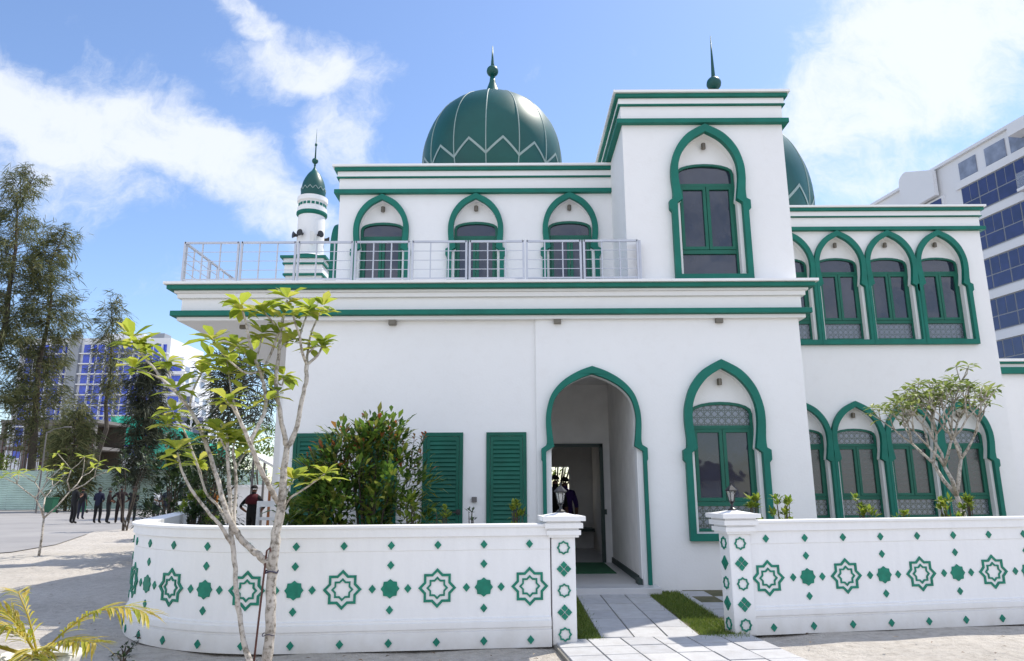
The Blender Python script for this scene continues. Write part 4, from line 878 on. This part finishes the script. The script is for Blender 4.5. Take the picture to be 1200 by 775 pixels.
# potted yellow palm, lower left
pl = thing('planter', (-4.12, 6.62, 0), 'round white stone planter holding a yellow palm', 'planter')
b = MB(); b.lathe([(.22, 0), (.30, .05), (.33, .16), (.34, .20), (.30, .215), (.28, .17), (.02, .165)], (-4.12, 6.62, 0), 28)
for i, v in enumerate(b.v): v.x += .012 * math.sin(9 * v.y + 7 * v.z); v.y += .012 * math.sin(8 * v.x)
b.build('bowl', M['stone'], pl, smooth=True); b = MB(); b.lathe([(.28, .165), (.15, .18), (.01, .19)], (-4.12, 6.62, 0), 20); b.build('soil', M['soil'], pl)
pm = thing('palm_plant', (-4.12, 6.62, .17), 'young palm with yellowing fronds growing in the white planter', 'palm')
def frond(pts, n, L, seed, mat='palm_y', dead=0):
    r_ = random.Random(seed); q = [Vector(p) for p in catmull(pts, 8)]; b = MB(); b.tube(q, [.011 * (1 - .8 * i / len(q)) for i in range(len(q))], 5)
    m = len(q)
    n = int(n * 1.6)
    for i in range(n):
        f = .22 + .78 * i / n; k = min(m - 2, int(f * (m - 1))); p = q[k].lerp(q[k + 1], f * (m - 1) - k); t_ = (q[k + 1] - q[k]).normalized()
        sd = t_.cross(Vector((0, 0, 1)))
        if sd.length < .1: sd = Vector((1, 0, 0))
        sd.normalize()
        for s in (-1, 1):
            d = (sd * s * .75 + t_ * r_.uniform(.55, .95) + Vector((0, 0, r_.uniform(-.05, .35) - dead))).normalized(); l = L * (1 - .55 * abs(f - .5)) * r_.uniform(.75, 1.1)
            leaf(b, p, d, l * 1.4, .021, droop=r_.uniform(.2, .6) + dead, fold=.4)
    b.build('frond', M[mat], pm, recalc=False)
c = (-4.12, 6.62, .17)
frond([c, (-3.94, 6.62, 0.37), (-3.67, 6.59, 0.55), (-3.37, 6.57, 0.59), (-3.18, 6.55, 0.54)], 26, .20, 1)
frond([c, (-3.97, 6.52, 0.29), (-3.77, 6.45, 0.35), (-3.52, 6.39, 0.34)], 24, .20, 2)
frond([c, (-4.27, 6.57, 0.41), (-4.42, 6.53, 0.57), (-4.60, 6.47, 0.61)], 26, .26, 3)
frond([c, (-4.16, 6.47, 0.37), (-4.24, 6.29, 0.49), (-4.37, 6.07, 0.49)], 28, .26, 4)
frond([c, (-4.44, 6.37, 0.35), (-4.54, 6.17, 0.49), (-4.52, 5.97, 0.52)], 24, .26, 5)
frond([c, (-4.37, 6.42, 0.32), (-4.67, 6.27, 0.39), (-4.87, 6.17, 0.34)], 18, .24, 6)
frond([c, (-4.02, 6.42, 0.28), (-3.92, 6.22, 0.31), (-3.80, 6.02, 0.23)], 16, .2, 7)
frond([c, (-4.26, 6.65, 0.48), (-4.38, 6.67, 0.67), (-4.44, 6.72, 0.71)], 12, .16, 8)
for k, (x, y) in enumerate([(-3.62, 7.1), (-3.8, 7.45), (-3.95, 8.15)]):
    leafy_bush('weed', (x, y, 0), .12, .12, .10, 60, .05, 'dark_leaf', ['small dark weed on the sand right of the planter', 'small dark weed between planter and curved wall', 'dark weed at the foot of the curved wall'][k], 'weed', 90 + k, 'weeds on the sand', clumps=8, base=0)
# grass strips beside the path
gr = MB(); r_ = random.Random(12)
def grass(x0, x1, y0, y1, n, sl=0):
    for i in range(n):
        y = r_.uniform(y0, y1); x = r_.uniform(x0, x1) + sl * (y - y0); h = r_.uniform(.02, .055); a = r_.uniform(0, 6.28); w = r_.uniform(.003, .007)
        dx, dy = math.cos(a) * w, math.sin(a) * w; lx, ly = r_.gauss(0, .018), r_.gauss(0, .018)
        gr.add([(x - dx, y - dy, .01), (x + dx, y + dy, .01), (x + lx, y + ly, .01 + h)], [(0, 1, 2)])
grass(.66, .93, 8.0, 11.15, 5200); grass(2.04, 2.52, 8.1, 11.5, 8200); grass(.60, 1.0, 7.93, 11.1, 500); grass(1.96, 2.58, 8.0, 11.5, 900)
tag(gr.build('grass', M['grass'], recalc=False), 'short green grass strips on both sides of the paved path', 'grass', kind='stuff')
def person(loc, face, label, top='c_black', low='c_black', arms='down', h=1.72, stance=.09, lean=0, hairlong=False, group=None, head=0):
    root = thing('person', loc, label, 'person', group); k = h / 1.72
    P = {'pel': (0, 0, .93), 'spi': (0, .0, 1.12), 'che': (0, -.01 + lean * .5, 1.33), 'nec': (0, lean * .8 - .0, 1.47), 'hd0': (0, -.015 + lean, 1.55), 'hd1': (0, -.02 + lean, 1.64)}
    Rd = {'pel': (.165, .125), 'spi': (.16, .125), 'che': (.175, .13), 'nec': (.055, .055), 'hd0': (.07, .082), 'hd1': (.075, .09)}
    E = [('pel', 'spi'), ('spi', 'che'), ('che', 'nec'), ('nec', 'hd0'), ('hd0', 'hd1')]; kind = {('pel', 'spi'): 1, ('spi', 'che'): 1, ('che', 'nec'): 1, ('nec', 'hd0'): 0, ('hd0', 'hd1'): 0}
    for s, c in ((-1, 'l'), (1, 'r')):
        P['hip' + c] = (s * .10, 0, .88); P['kne' + c] = (s * (stance + .01), -.03, .48); P['ank' + c] = (s * stance * 1.15, .02, .09); P['toe' + c] = (s * stance * 1.3, -.14, .035)
        P['sho' + c] = (s * .18, lean * .6, 1.40)
        mode = arms if not isinstance(arms, tuple) else arms[0 if s < 0 else 1]
        el, wr, ha = {'down': ((.25, .02, 1.13), (.25, -.06, .88), (.245, -.09, .80)), 'front': ((.25, .0, 1.15), (.10, -.20, 1.05), (.04, -.23, 1.04)),
                      'phone': ((.24, -.04, 1.14), (.12, -.26, 1.25), (.07, -.30, 1.30)), 'hip': ((.40, .05, 1.14), (.22, -.02, .99), (.15, -.05, .97)), 'reach': ((.27, -.12, 1.16), (.30, -.38, 1.08), (.30, -.45, 1.08))}[mode]
        for nm, v in (('elb', el), ('wri', wr), ('han', ha)): P[nm + c] = (s * v[0], v[1] + lean * .5, v[2])
        Rd.update({'hip' + c: (.105, .11), 'kne' + c: (.078, .08), 'ank' + c: (.058, .06), 'toe' + c: (.045, .035), 'sho' + c: (.072, .072), 'elb' + c: (.052, .052), 'wri' + c: (.028, .03), 'han' + c: (.034, .022)})
        for e, m in ((('pel', 'hip' + c), 2), (('hip' + c, 'kne' + c), 2), (('kne' + c, 'ank' + c), 2), (('ank' + c, 'toe' + c), 3), (('che', 'sho' + c), 1), (('sho' + c, 'elb' + c), 1), (('elb' + c, 'wri' + c), 0), (('wri' + c, 'han' + c), 0)):
            E.append(e); kind[e] = m
    names = list(P); idx = {n: i for i, n in enumerate(names)}
    me = bpy.data.meshes.new('body'); me.from_pydata([Vector(P[n]) * k for n in names], [(idx[a], idx[b]) for a, b in E], [])
    bm = bmesh.new(); bm.from_mesh(me); sk = bm.verts.layers.skin.verify(); bm.verts.ensure_lookup_table()
    for n in names: bm.verts[idx[n]][sk].radius = (Rd[n][0] * k, Rd[n][1] * k); bm.verts[idx[n]][sk].use_root = (n == 'pel')
    bm.to_mesh(me); bm.free(); tmp = bpy.data.objects.new('tmp', me); COL.objects.link(tmp)
    m_ = tmp.modifiers.new('s', 'SKIN'); m_.use_smooth_shade = True; tmp.modifiers.new('u', 'SUBSURF').levels = 1
    dg = bpy.context.evaluated_depsgraph_get(); dg.update(); src = tmp.evaluated_get(dg).to_mesh()
    b = MB(); V = [v.co.copy() for v in src.vertices]; F_ = [list(p.vertices) for p in src.polygons]
    def near(q):
        best = (9, 0)
        for e, mm in kind.items():
            a, c_ = Vector(P[e[0]]) * k, Vector(P[e[1]]) * k; t_ = max(0, min(1, (q - a).dot(c_ - a) / (c_ - a).length_squared)); d = (q - a - (c_ - a) * t_).length - .5 * (Rd[e[0]][0] + Rd[e[1]][0]) * k
            if d < best[0]: best = (d, mm)
        return best[1]
    b.v = V; b.f = F_; b.m = [near(sum((V[i] for i in f), Vector()) / len(f)) for f in F_]
    tmp.evaluated_get(dg).to_mesh_clear(); bpy.data.objects.remove(tmp)
    b.cur = 0
    for s, c in ((-1, 'l'), (1, 'r')):     # five fingers on each hand
        w_, hh = Vector(P['wri' + c]) * k, Vector(P['han' + c]) * k; d = (hh - w_).normalized(); sd = d.cross(Vector((0, 1, .2))).normalized()
        for i, L in enumerate((.065, .075, .07, .055)):
            p = hh + sd * (i - 1.5) * .017; b.tube([p, p + d * L * .5, p + d * L * .85 + Vector((0, -.012, -.006))], [.009, .008, .006], 5)
        p = hh - d * .03 - sd * .03; b.tube([p, p + d * .03 - sd * .02, p + d * .055 - sd * .018], [.010, .009, .007], 5)
    hc = Vector(P['hd1']) * k
    b.tube([hc + Vector((0, -.085, .0)), hc + Vector((0, -.112, -.03)), hc + Vector((0, -.088, -.04))], [.008, .013, .006], 6)
    for s in (-1, 1): b.lathe([(.006, -.022), (.014, 0), (.006, .022)], hc + Vector((s * .085, .01, -.02)), 6)
    b.cur = 4
    for s in (-1, 1): b.lathe([(.002, -.008), (.010, 0), (.002, .008)], hc + Vector((s * .032, -.088, .0)), 6)
    b.lathe([(.004, -.004), (.022, 0), (.004, .004)], hc + Vector((0, -.078, -.068)), 8)
    mr_ = Matrix.Rotation(face, 3, 'Z'); L0 = Vector(loc)
    b.v = [L0 + mr_ @ v for v in b.v]
    b.build('body', [M['skin'], M[top], M[low], M['c_shoe'], M['hair']], root, smooth=True, recalc=False)
    hr = MB(); n = 14
    rows = [(-.35 if hairlong else .0), .25, .6, .9, 1.0]
    hr.lathe([(.088 * k * math.sqrt(max(0, 1 - max(z, 0) ** 2)) + .012, z * .105 * k) for z in rows], (0, 0, 0), n)
    hr.v = [L0 + mr_ @ (hc + Vector((v.x, v.y * 1.12 + .016, v.z + .012))) for v in hr.v]
    hr.build('hair', M['hair'], root, smooth=True)
    return root
GP = 'people talking on the road'
PE = math.pi
for (x, y, f, lb, tp, lw, ar, h) in [
    (-21.0, 35.0, 2.6, 'stout person all in black at the left of the group on the road', 'c_black', 'c_black', 'phone', 1.80),
    (-19.95, 35.2, PE, 'person in a navy shirt standing second from the left on the road', 'c_navy', 'c_black', 'front', 1.66),
    (-19.35, 35.0, 2.2, 'person in dark maroon with one leg out, in the middle pair on the road', 'c_maroon', 'c_black', 'front', 1.62),
    (-18.95, 35.3, 3.6, 'taller person in dark maroon on the right of the middle pair', 'c_maroon', 'c_maroon', 'hip', 1.72),
    (-18.25, 35.1, PE, 'person in black behind the dark sapling beside the road', 'c_black', 'c_black', 'front', 1.70),
    (-17.35, 35.6, 1.2, 'person in a white shirt and dark trousers facing right by the road', 'c_white', 'c_jean', 'front', 1.66),
    (-17.0, 35.9, .9, 'person in dark clothes close behind the white shirted one', 'c_jean', 'c_jean', 'down', 1.68),
    (-16.85, 37.4, -.6, 'person in a lilac top facing the white shirted one', 'c_lilac', 'c_jean', 'front', 1.64),
    (-16.1, 35.6, -1.5, 'person in black reaching out a hand beside the dark bush', 'c_black', 'c_black', 'reach', 1.74),
    (-23.6, 40.0, PE, 'person in dark clothes beside the green bin behind the small frangipani', 'c_black', 'c_jean', 'down', 1.66)]:
    person((x, y, .004), f, lb, tp, lw, ar, h, group=GP, stance=.16 if 'one leg' in lb else .11)
person((-7.28, 20.5, 0), 2.9, 'person in black with a dark red scarf standing in the side driveway', 'c_black', 'c_black', 'hip', 1.66)
sc_ = MB(); sc_.lathe([(.215, 1.17), (.225, 1.28), (.19, 1.38), (.10, 1.45)], (-7.28, 20.5, 0), 16)
for v in sc_.v: v.y = 20.5 + (v.y - 20.5) * .72
so = sc_.build('scarf', M['c_red'], None, smooth=True); so.parent = [o for o in bpy.data.objects if o.get('label', '').startswith('person in black with a dark red')][0]; so.location = so.location - Vector((-7.28, 20.5, 0))
person((1.14, 15.9, .117), PE, 'person in a purple top with a hand on the hip inside the doorway', 'c_purple', 'c_black', ('down', 'hip'), 1.66)
person((.90, 15.55, .117), 2.7, 'person in dark clothes beside the purple one inside the doorway', 'c_black', 'c_black', 'down', 1.70)
# hoarding along the road
hd = thing('hoarding_fence', (-45, 58.5, 0), 'pale green corrugated sheet hoarding along the far side of the road', 'fence')
x = -66.0; i = 0
while x < -20:
    w_ = 2.3; b = MB(); n = 22; z1 = 3.15 + rnd.uniform(-.12, .12); y0 = 58.5 + rnd.uniform(-.03, .03)
    V = []
    for j in range(n * 2 + 1):
        z = .05 + (z1 - .05) * j / (n * 2); dy = .035 * (1 if j % 2 else -1)
        V += [(x, y0 + dy, z), (x + w_, y0 + dy, z)]
    b.add(V, [(2 * j, 2 * j + 1, 2 * j + 3, 2 * j + 2) for j in range(n * 2)])
    b.build('sheet', M['hoard_d'] if x < -42.5 and i % 3 != 1 else M['hoard'], hd)
    MB().box(x - .04, x + .04, y0 + .05, y0 + .13, 0, z1 + .05).build('post', M['concrete'], hd); x += w_ + .01; i += 1
def bin_(loc, label):
    r = thing('wheelie_bin', loc, label, 'bin', 'green bins by the hoarding'); x, y, z = loc
    b = MB(); b.add([(x - .24, y - .28, .06), (x + .24, y - .28, .06), (x + .24, y + .24, .06), (x - .24, y + .24, .06), (x - .31, y - .36, 1.0), (x + .31, y - .36, 1.0), (x + .31, y + .34, 1.0), (x - .31, y + .34, 1.0)], [(0, 3, 2, 1), (4, 5, 6, 7), (0, 1, 5, 4), (1, 2, 6, 5), (2, 3, 7, 6), (3, 0, 4, 7)])
    b.build('bin_body', M['binm'], r, bevel=.02); l = MB(); l.box(x - .34, x + .34, y - .40, y + .34, 1.0, 1.06); l.bar((x - .3, y + .40, 1.0), (x + .3, y + .40, 1.0), .04); l.build('lid', M['binm'], r, bevel=.015)
    for s in (-1, 1):
        wh = MB(); wh.tube([(x + s * .27, y + .3, .11), (x + s * .34, y + .3, .11)], .11, 14); wh.build('wheel', M['black'], r)
bin_((-31.9, 50.5, .004), 'tall green wheelie bin beside the road behind the small frangipani')
bin_((-35.1, 48.6, .004), 'green wheelie bin at the left edge of the picture')
bin_((-29.9, 50.6, .004), 'green wheelie bin nearest to the standing people')
lp = thing('street_lamp', (-33.2, 51, 0), 'thin grey street lamp pole with a short arm before the hoarding', 'street lamp')
b = MB(); b.tube([(-33.2, 51, 0), (-33.2, 51, 5.6)], [.06, .045], 8); b.build('pole', M['concrete'], lp); b = MB(); b.tube([(-33.2, 51, 5.55), (-32.7, 51, 5.8), (-31.9, 51, 5.95)], [.035, .03, .025], 6); b.build('arm', M['concrete'], lp)
MB().box(-32.0, -31.5, 50.9, 51.1, 5.9, 5.99).build('lamp_head', M['concrete'], lp, bevel=.03)
ob = thing('sign_board', (-10.9, 25.6, 0), 'orange board on two legs half hidden behind the far bushes', 'sign')
MB().box(-11.35, -10.35, 25.6, 25.64, .75, 1.65).build('board', M['orange'], ob); b = MB(); b.box(-11.3, -11.24, 25.64, 25.7, 0, 1.7); b.box(-10.46, -10.4, 25.64, 25.7, 0, 1.7); b.build('leg', M['wood'], ob)
gw = thing('garden_wall', (-8.4, 24.5, 0), 'low white garden wall across the end of the side driveway', 'wall')
MB().box(-9.6, -5.0, 24.5, 24.7, 0, 1.62).build('wall', M['wall'], gw); MB().box(-9.65, -4.95, 24.46, 24.74, 1.622, 1.72).build('coping', M['wall'], gw)
dr = thing('wooden_door_leaf', (-6.98, 21.5, 0), 'brown wooden door leaf propped up right of the person with the red scarf', 'door')
MB().box(-7.22, -6.72, 21.5, 21.55, 0, 1.62).build('panel', M['wood'], dr, bevel=.01); b = MB()
for z in (.12, .62, 1.1):
    b.box(-7.15, -6.79, 21.485, 21.499, z, z + .38)
b.build('raised_panels', M['wood'], dr, bevel=.01)
rl = thing('white_bench', (-4.35, 13.0, 0), 'tall white wooden chair with slatted back behind the frangipani trunk', 'chair')
b = MB()
for xx in (-4.52, -4.04): b.box(xx - .025, xx + .025, 12.98, 13.03, 0, 1.38)
b.build('back_post', M['stone'], rl); b = MB()
for z in (1.28, 1.05, .86): b.box(-4.495, -4.065, 12.985, 13.02, z, z + .10 if z > 1.2 else z + .05)
b.build('backrest', M['stone'], rl); b = MB().box(-4.55, -4.01, 13.035, 13.45, .60, .65); b.build('seat', M['stone'], rl)
for xx in (-4.52, -4.04): MB().box(xx - .025, xx + .025, 13.40, 13.45, 0, .598).build('leg', M['stone'], rl)
aw = thing('awning', (-7.7, 22.6, 0), 'small sloping white awning on posts beyond the driveway', 'awning')
b = MB(); b.obox((-7.6, 22.6, 2.42), (.42, 0, -.22), (0, .6, 0), (.02, 0, .03)); b.build('roof', M['stone'], aw); b = MB()
for yy in (22.1, 23.1): b.box(-7.26, -7.20, yy - .03, yy + .03, 0, 2.2); b.box(-7.96, -7.9, yy - .03, yy + .03, 0, 2.55)
b.build('post', M['concrete'], aw)
# hotel at the left, far behind the trees
hl = thing('hotel_building', (-109, 205, 0), 'distant white hotel with bright blue windows behind the casuarina trees', 'hotel', 'hotels behind the mosque')
x0, x1, yf, ht = -140.0, -92.0, 200.0, 44.0
MB().box(x0, x1 - 6, yf, yf + 22, 0, ht).build('body', M['hotel'], hl)
for j, (xa, xb, zt) in enumerate([(x1 - 6, x1 - 2, 38.5), (x1 - 2, x1 + 1.5, 30), (x1 + 1.5, x1 + 5, 21.5)]): MB().box(xa, xb, yf + .5 * j + .3, yf + 20 - j, 0, zt).build('wing', M['hotel'], hl)
MB().box(-126.2, -123.4, yf - 1.2, yf + .0, 6, ht + 1.0).build('stair_strip', M['hotel_b'], hl)
b = MB().box(-120, -108, yf + 4, yf + 12, ht, ht + 2.2); b.build('roof_block', M['hotel'], hl); b = MB().box(-104.5, -100.5, yf + 1, yf + 5, ht, ht + 1.6); b.build('roof_block', M['hotel_b'], hl)
fh = 2.95; proto = None
for fl in range(2, 14):
    z = 4.2 + fh * fl
    if z + 2 > ht: break
    bal = MB().box(x0, -126.3, yf - 1.1, yf, z - .35, z - .05); bal.box(-123.3, x1 - 6.2, yf - 1.1, yf, z - .35, z - .05)
    for xx in range(int(x0), int(x1 - 6), 4):
        if not -127 < xx < -123: bal.box(xx - .1, xx + .1, yf - 1.1, yf, z - .35, z + 2.55)
    bal.build('balcony', M['hotel'], hl)
    for xa in [x0 + 1 + 4 * q for q in range(3)] + [-122.6 + 4.0 * q for q in range(6)]:
        if -127.5 < xa < -123.2: continue
        if proto is None:
            proto = MB().box(xa, xa + 3.6, yf - .12, yf - .02, z + .05, z + 2.5).build('window', M['blue_bright'], hl); base = (xa, z)
        else:
            c = proto.copy(); COL.objects.link(c); c.parent = hl; c.location = proto.location + Vector((xa - base[0], 0, z - base[1]))
for fl in range(2, 11):
    z = 4.2 + fh * fl
    for j, (xa, xb, zt) in enumerate([(x1 - 6, x1 - 2, 38.5), (x1 - 2, x1 + 1.5, 30), (x1 + 1.5, x1 + 5, 21.5)]):
        if z + 2.4 < zt:
            MB().box(xa + .05, xb + 1.2, yf + .5 * j - .8, yf + .5 * j + .29, z - .4, z + .5).build('balcony', M['hotel'], hl)
            MB().box(xa + .5, xb - .4, yf + .5 * j + .18, yf + .5 * j + .28, z + .5, z + 2.3).build('wing_window', M['blue_bright'] if j < 1 else M['blue_glass'], hl)
            for q in range(3): MB().box(xb + .01, xb + .10, yf + 2 + 5.4 * q, yf + 4.6 + 5.4 * q, z + .4, z + 2.3).build('side_window', M['grey_glass'], hl); MB().box(xb + .01, xb + 1.0, yf + 1.7 + 5.4 * q, yf + 5 + 5.4 * q, z - .25, z + .3).build('side_balcony', M['hotel'], hl)
# construction shell and netting at the hotel's foot
cs = thing('unfinished_building', (-52, 92, 0), 'raw concrete building shell behind the hoarding at far left', 'building')
b = MB()
for z in (0, 3.6, 7.0): b.box(-66, -53.5, 92, 100, z + 3.0, z + 3.4)
b.build('floor_slab', M['concrete'], cs); b = MB()
for xx in (-65.6, -62.6, -59.6, -56.6, -54.0):
    MB().box(xx - .25, xx + .25, 92.1, 92.6, 0, 10.1).build('column', M['concrete'], cs)
MB().box(-65.3, -53.9, 99.5, 99.8, 0, 10).build('back_wall', M['bark_dark'], cs)
b = MB()
for q in range(26): b.box(-65.8 + q * .48, -65.74 + q * .48, 91.9, 91.96, 3.4, 8.4)
b.build('scaffold_pole', M['rust'], cs)
def net(x0, x1, z0, z1, y, label, slope=0):
    b = MB(); n = 14; m = 8; V = []
    for j in range(m + 1):
        for i in range(n + 1):
            f = i / n; V.append((x0 + (x1 - x0) * f, y + .35 * math.sin(3 * f * 6 + j) + .2 * math.sin(j * 2.1 + i), z0 + (z1 - z0) * j / m + slope * f * (j / m)))
    q = [(j * (n + 1) + i, j * (n + 1) + i + 1, (j + 1) * (n + 1) + i + 1, (j + 1) * (n + 1) + i) for j in range(m) for i in range(n)]
    k = len(V); V2 = V + [(x, y_ + .05, z) for x, y_, z in V]; b.add(V2, q + [tuple(v + k for v in f[::-1]) for f in q])
    o = b.build('safety_netting', M['net'], recalc=False); tag(o, label, 'netting', 'teal nets at the foot of the far hotel')
net(-80, -72, 9.5, 13.5, 125, 'teal safety net left of the drooping casuarina'); net(-70, -64, 9, 14, 124, 'teal safety net between the two young casuarinas')
net(-62, -53, 3.5, 13.5, 122, 'largest teal safety net sloping down right of the drooping casuarina', -3); net(-51.5, -48, 5.5, 9, 121, 'small teal safety net piece nearest the mosque corner')
# hotel at the right: long facade seen at a slant
hr = thing('hotel_building', (46, 56, 0), 'big white hotel with dark blue window bands behind the right wing', 'hotel', 'hotels behind the mosque')
P0 = Vector((36, 50, 0)); D = Vector((-.177, .984, 0)).normalized(); N = Vector((-.984, -.177, 0)).normalized(); UPV = Vector((0, 0, 1))
def hb(u0, u1, d0, d1, z0, z1): return MB().obox(P0 + D * (u0 + u1) / 2 + N * (d0 + d1) / 2 + UPV * (z0 + z1) / 2, D * (u1 - u0) / 2, N * (d1 - d0) / 2, UPV * (z1 - z0) / 2)
hb(-14, 34, -18, 0, 0, 27.0).build('body', M['hotel'], hr)
hb(-14, 34.2, -18, .25, 27.01, 27.25).build('parapet', M['hotel'], hr)
pw = None
for rI in range(7):
    zt = 24.4 - 3.12 * rI
    for q in range(8):
        u = 2.5 - 1.62 * (q + 1)
        if pw is None:
            fr = MB(); c_ = lambda u0, u1, z0, z1, d0=.005, d1=.06: hb(u0, u1, d0, d1, z0, z1)
            pw = c_(u, u + 1.60, zt - 2.35, zt).build('window', M['hotel_b'], hr); p1 = c_(u + .05, u + .78, zt - 1.28, zt - .06, .062, .08).build('pane', M['blue_glass'], pw)
            p2 = c_(u + .84, u + 1.56, zt - 1.28, zt - .06, .062, .08).build('pane', M['blue_glass'], pw); p3 = c_(u + .05, u + 1.56, zt - 2.3, zt - 1.36, .062, .08).build('pane', M['blue_glass'], pw); b0 = (u, zt)
        else:
            c = copy_tree(pw, hr); c.location = pw.location + D * (u - b0[0]) + UPV * (zt - b0[1])
    hb(-14, 2.9, 0, .18, zt + .02, zt + .62).build('floor_band', M['hotel'], hr)
for ua, ub in ((.75, 2.4), (-1.9, -.1), (-4, -2.3)): hb(ua, ub, .005, .08, 25.1, 26.5).build('roof_window', M['grey_glass'], hr)
fin = MB(); prof = [(4.5, 24.7), (8.3, 24.6), (8.3, 27.3)] + [(8.3 - .9 + .9 * math.cos(math.pi / 2 * i / 6), 27.3 + .75 * math.sin(math.pi / 2 * i / 6)) for i in range(1, 7)] + [(4.5, 26.9)]
fin.prism([prof], .26, .62); fin.v = [P0 + D * v.x + N * v.y + UPV * v.z for v in fin.v]; fin.build('curved_fin', M['hotel'], hr)
hb(4.2, 8.3, 0, .2, 20.5, 24.58).build('stair_panel', M['hotel'], hr); hb(4.4, 5.6, .21, .26, 23.2, 24.4).build('dark_window', M['blue_glass'], hr)
hb(-7, -3.3, .1, 1.2, 25.8, 26.5).build('balcony', M['hotel'], hr); hb(-7, -3.3, .3, 1.2, 21.6, 21.8).build('balcony', M['hotel'], hr); hb(-7, -3.35, 1.1, 1.16, 21.8, 22.9).build('glass_rail', M['lampglass'], hr)

# house across the street, behind the viewer
oh = thing('house', (1, -19, 0), 'pale house with brown tiled roof across the street, mirrored in the arched window', 'house')
MB().box(-9, 13, -25, -19, 0, 2.0).build('wall', M['white'], oh)
b = MB(); b.add([(-9.5, -18.4, 1.9), (13.5, -18.4, 1.9), (13.5, -22, 3.0), (-9.5, -22, 3.0), (13.5, -25.6, 1.9), (-9.5, -25.6, 1.9)], [(0, 1, 2, 3), (3, 2, 4, 5), (0, 3, 5), (1, 4, 2), (0, 5, 4, 1)])
b.build('roof', paint('brown_roof_tiles', (.10, .075, .06), .8, .3, 6), oh)
for xx in (-6, -1, 4, 9): MB().box(xx, xx + 1.4, -18.99, -18.95, .8, 1.75).build('window', M['blue_glass'], oh)

dl = MB(); r_ = random.Random(77)
for i in range(90):
    x, y = r_.choice(((r_.uniform(-7, -2.5), r_.uniform(6.8, 9.5)), (r_.uniform(-2.5, .4), r_.uniform(7.0, 7.5)), (r_.uniform(3, 7), r_.uniform(7.2, 8.2)), (r_.uniform(-12, -6), r_.uniform(9, 16))))
    if y > 7.4 and -4.8 < x < .6: continue
    a = r_.uniform(0, 6.28); leaf(dl, Vector((x, y, .035)), Vector((math.cos(a), math.sin(a), r_.uniform(0, .35))), r_.uniform(.03, .085), r_.uniform(.015, .03), droop=.1, fold=.5, seg=2)
tag(dl.build('dry_leaves', foliage('dry_leaf', [(.07, .04, .02), (.16, .10, .05), (.24, .17, .09)], .1), recalc=False), 'small dry leaves scattered over the sand before the walls', 'dry leaves', kind='stuff')
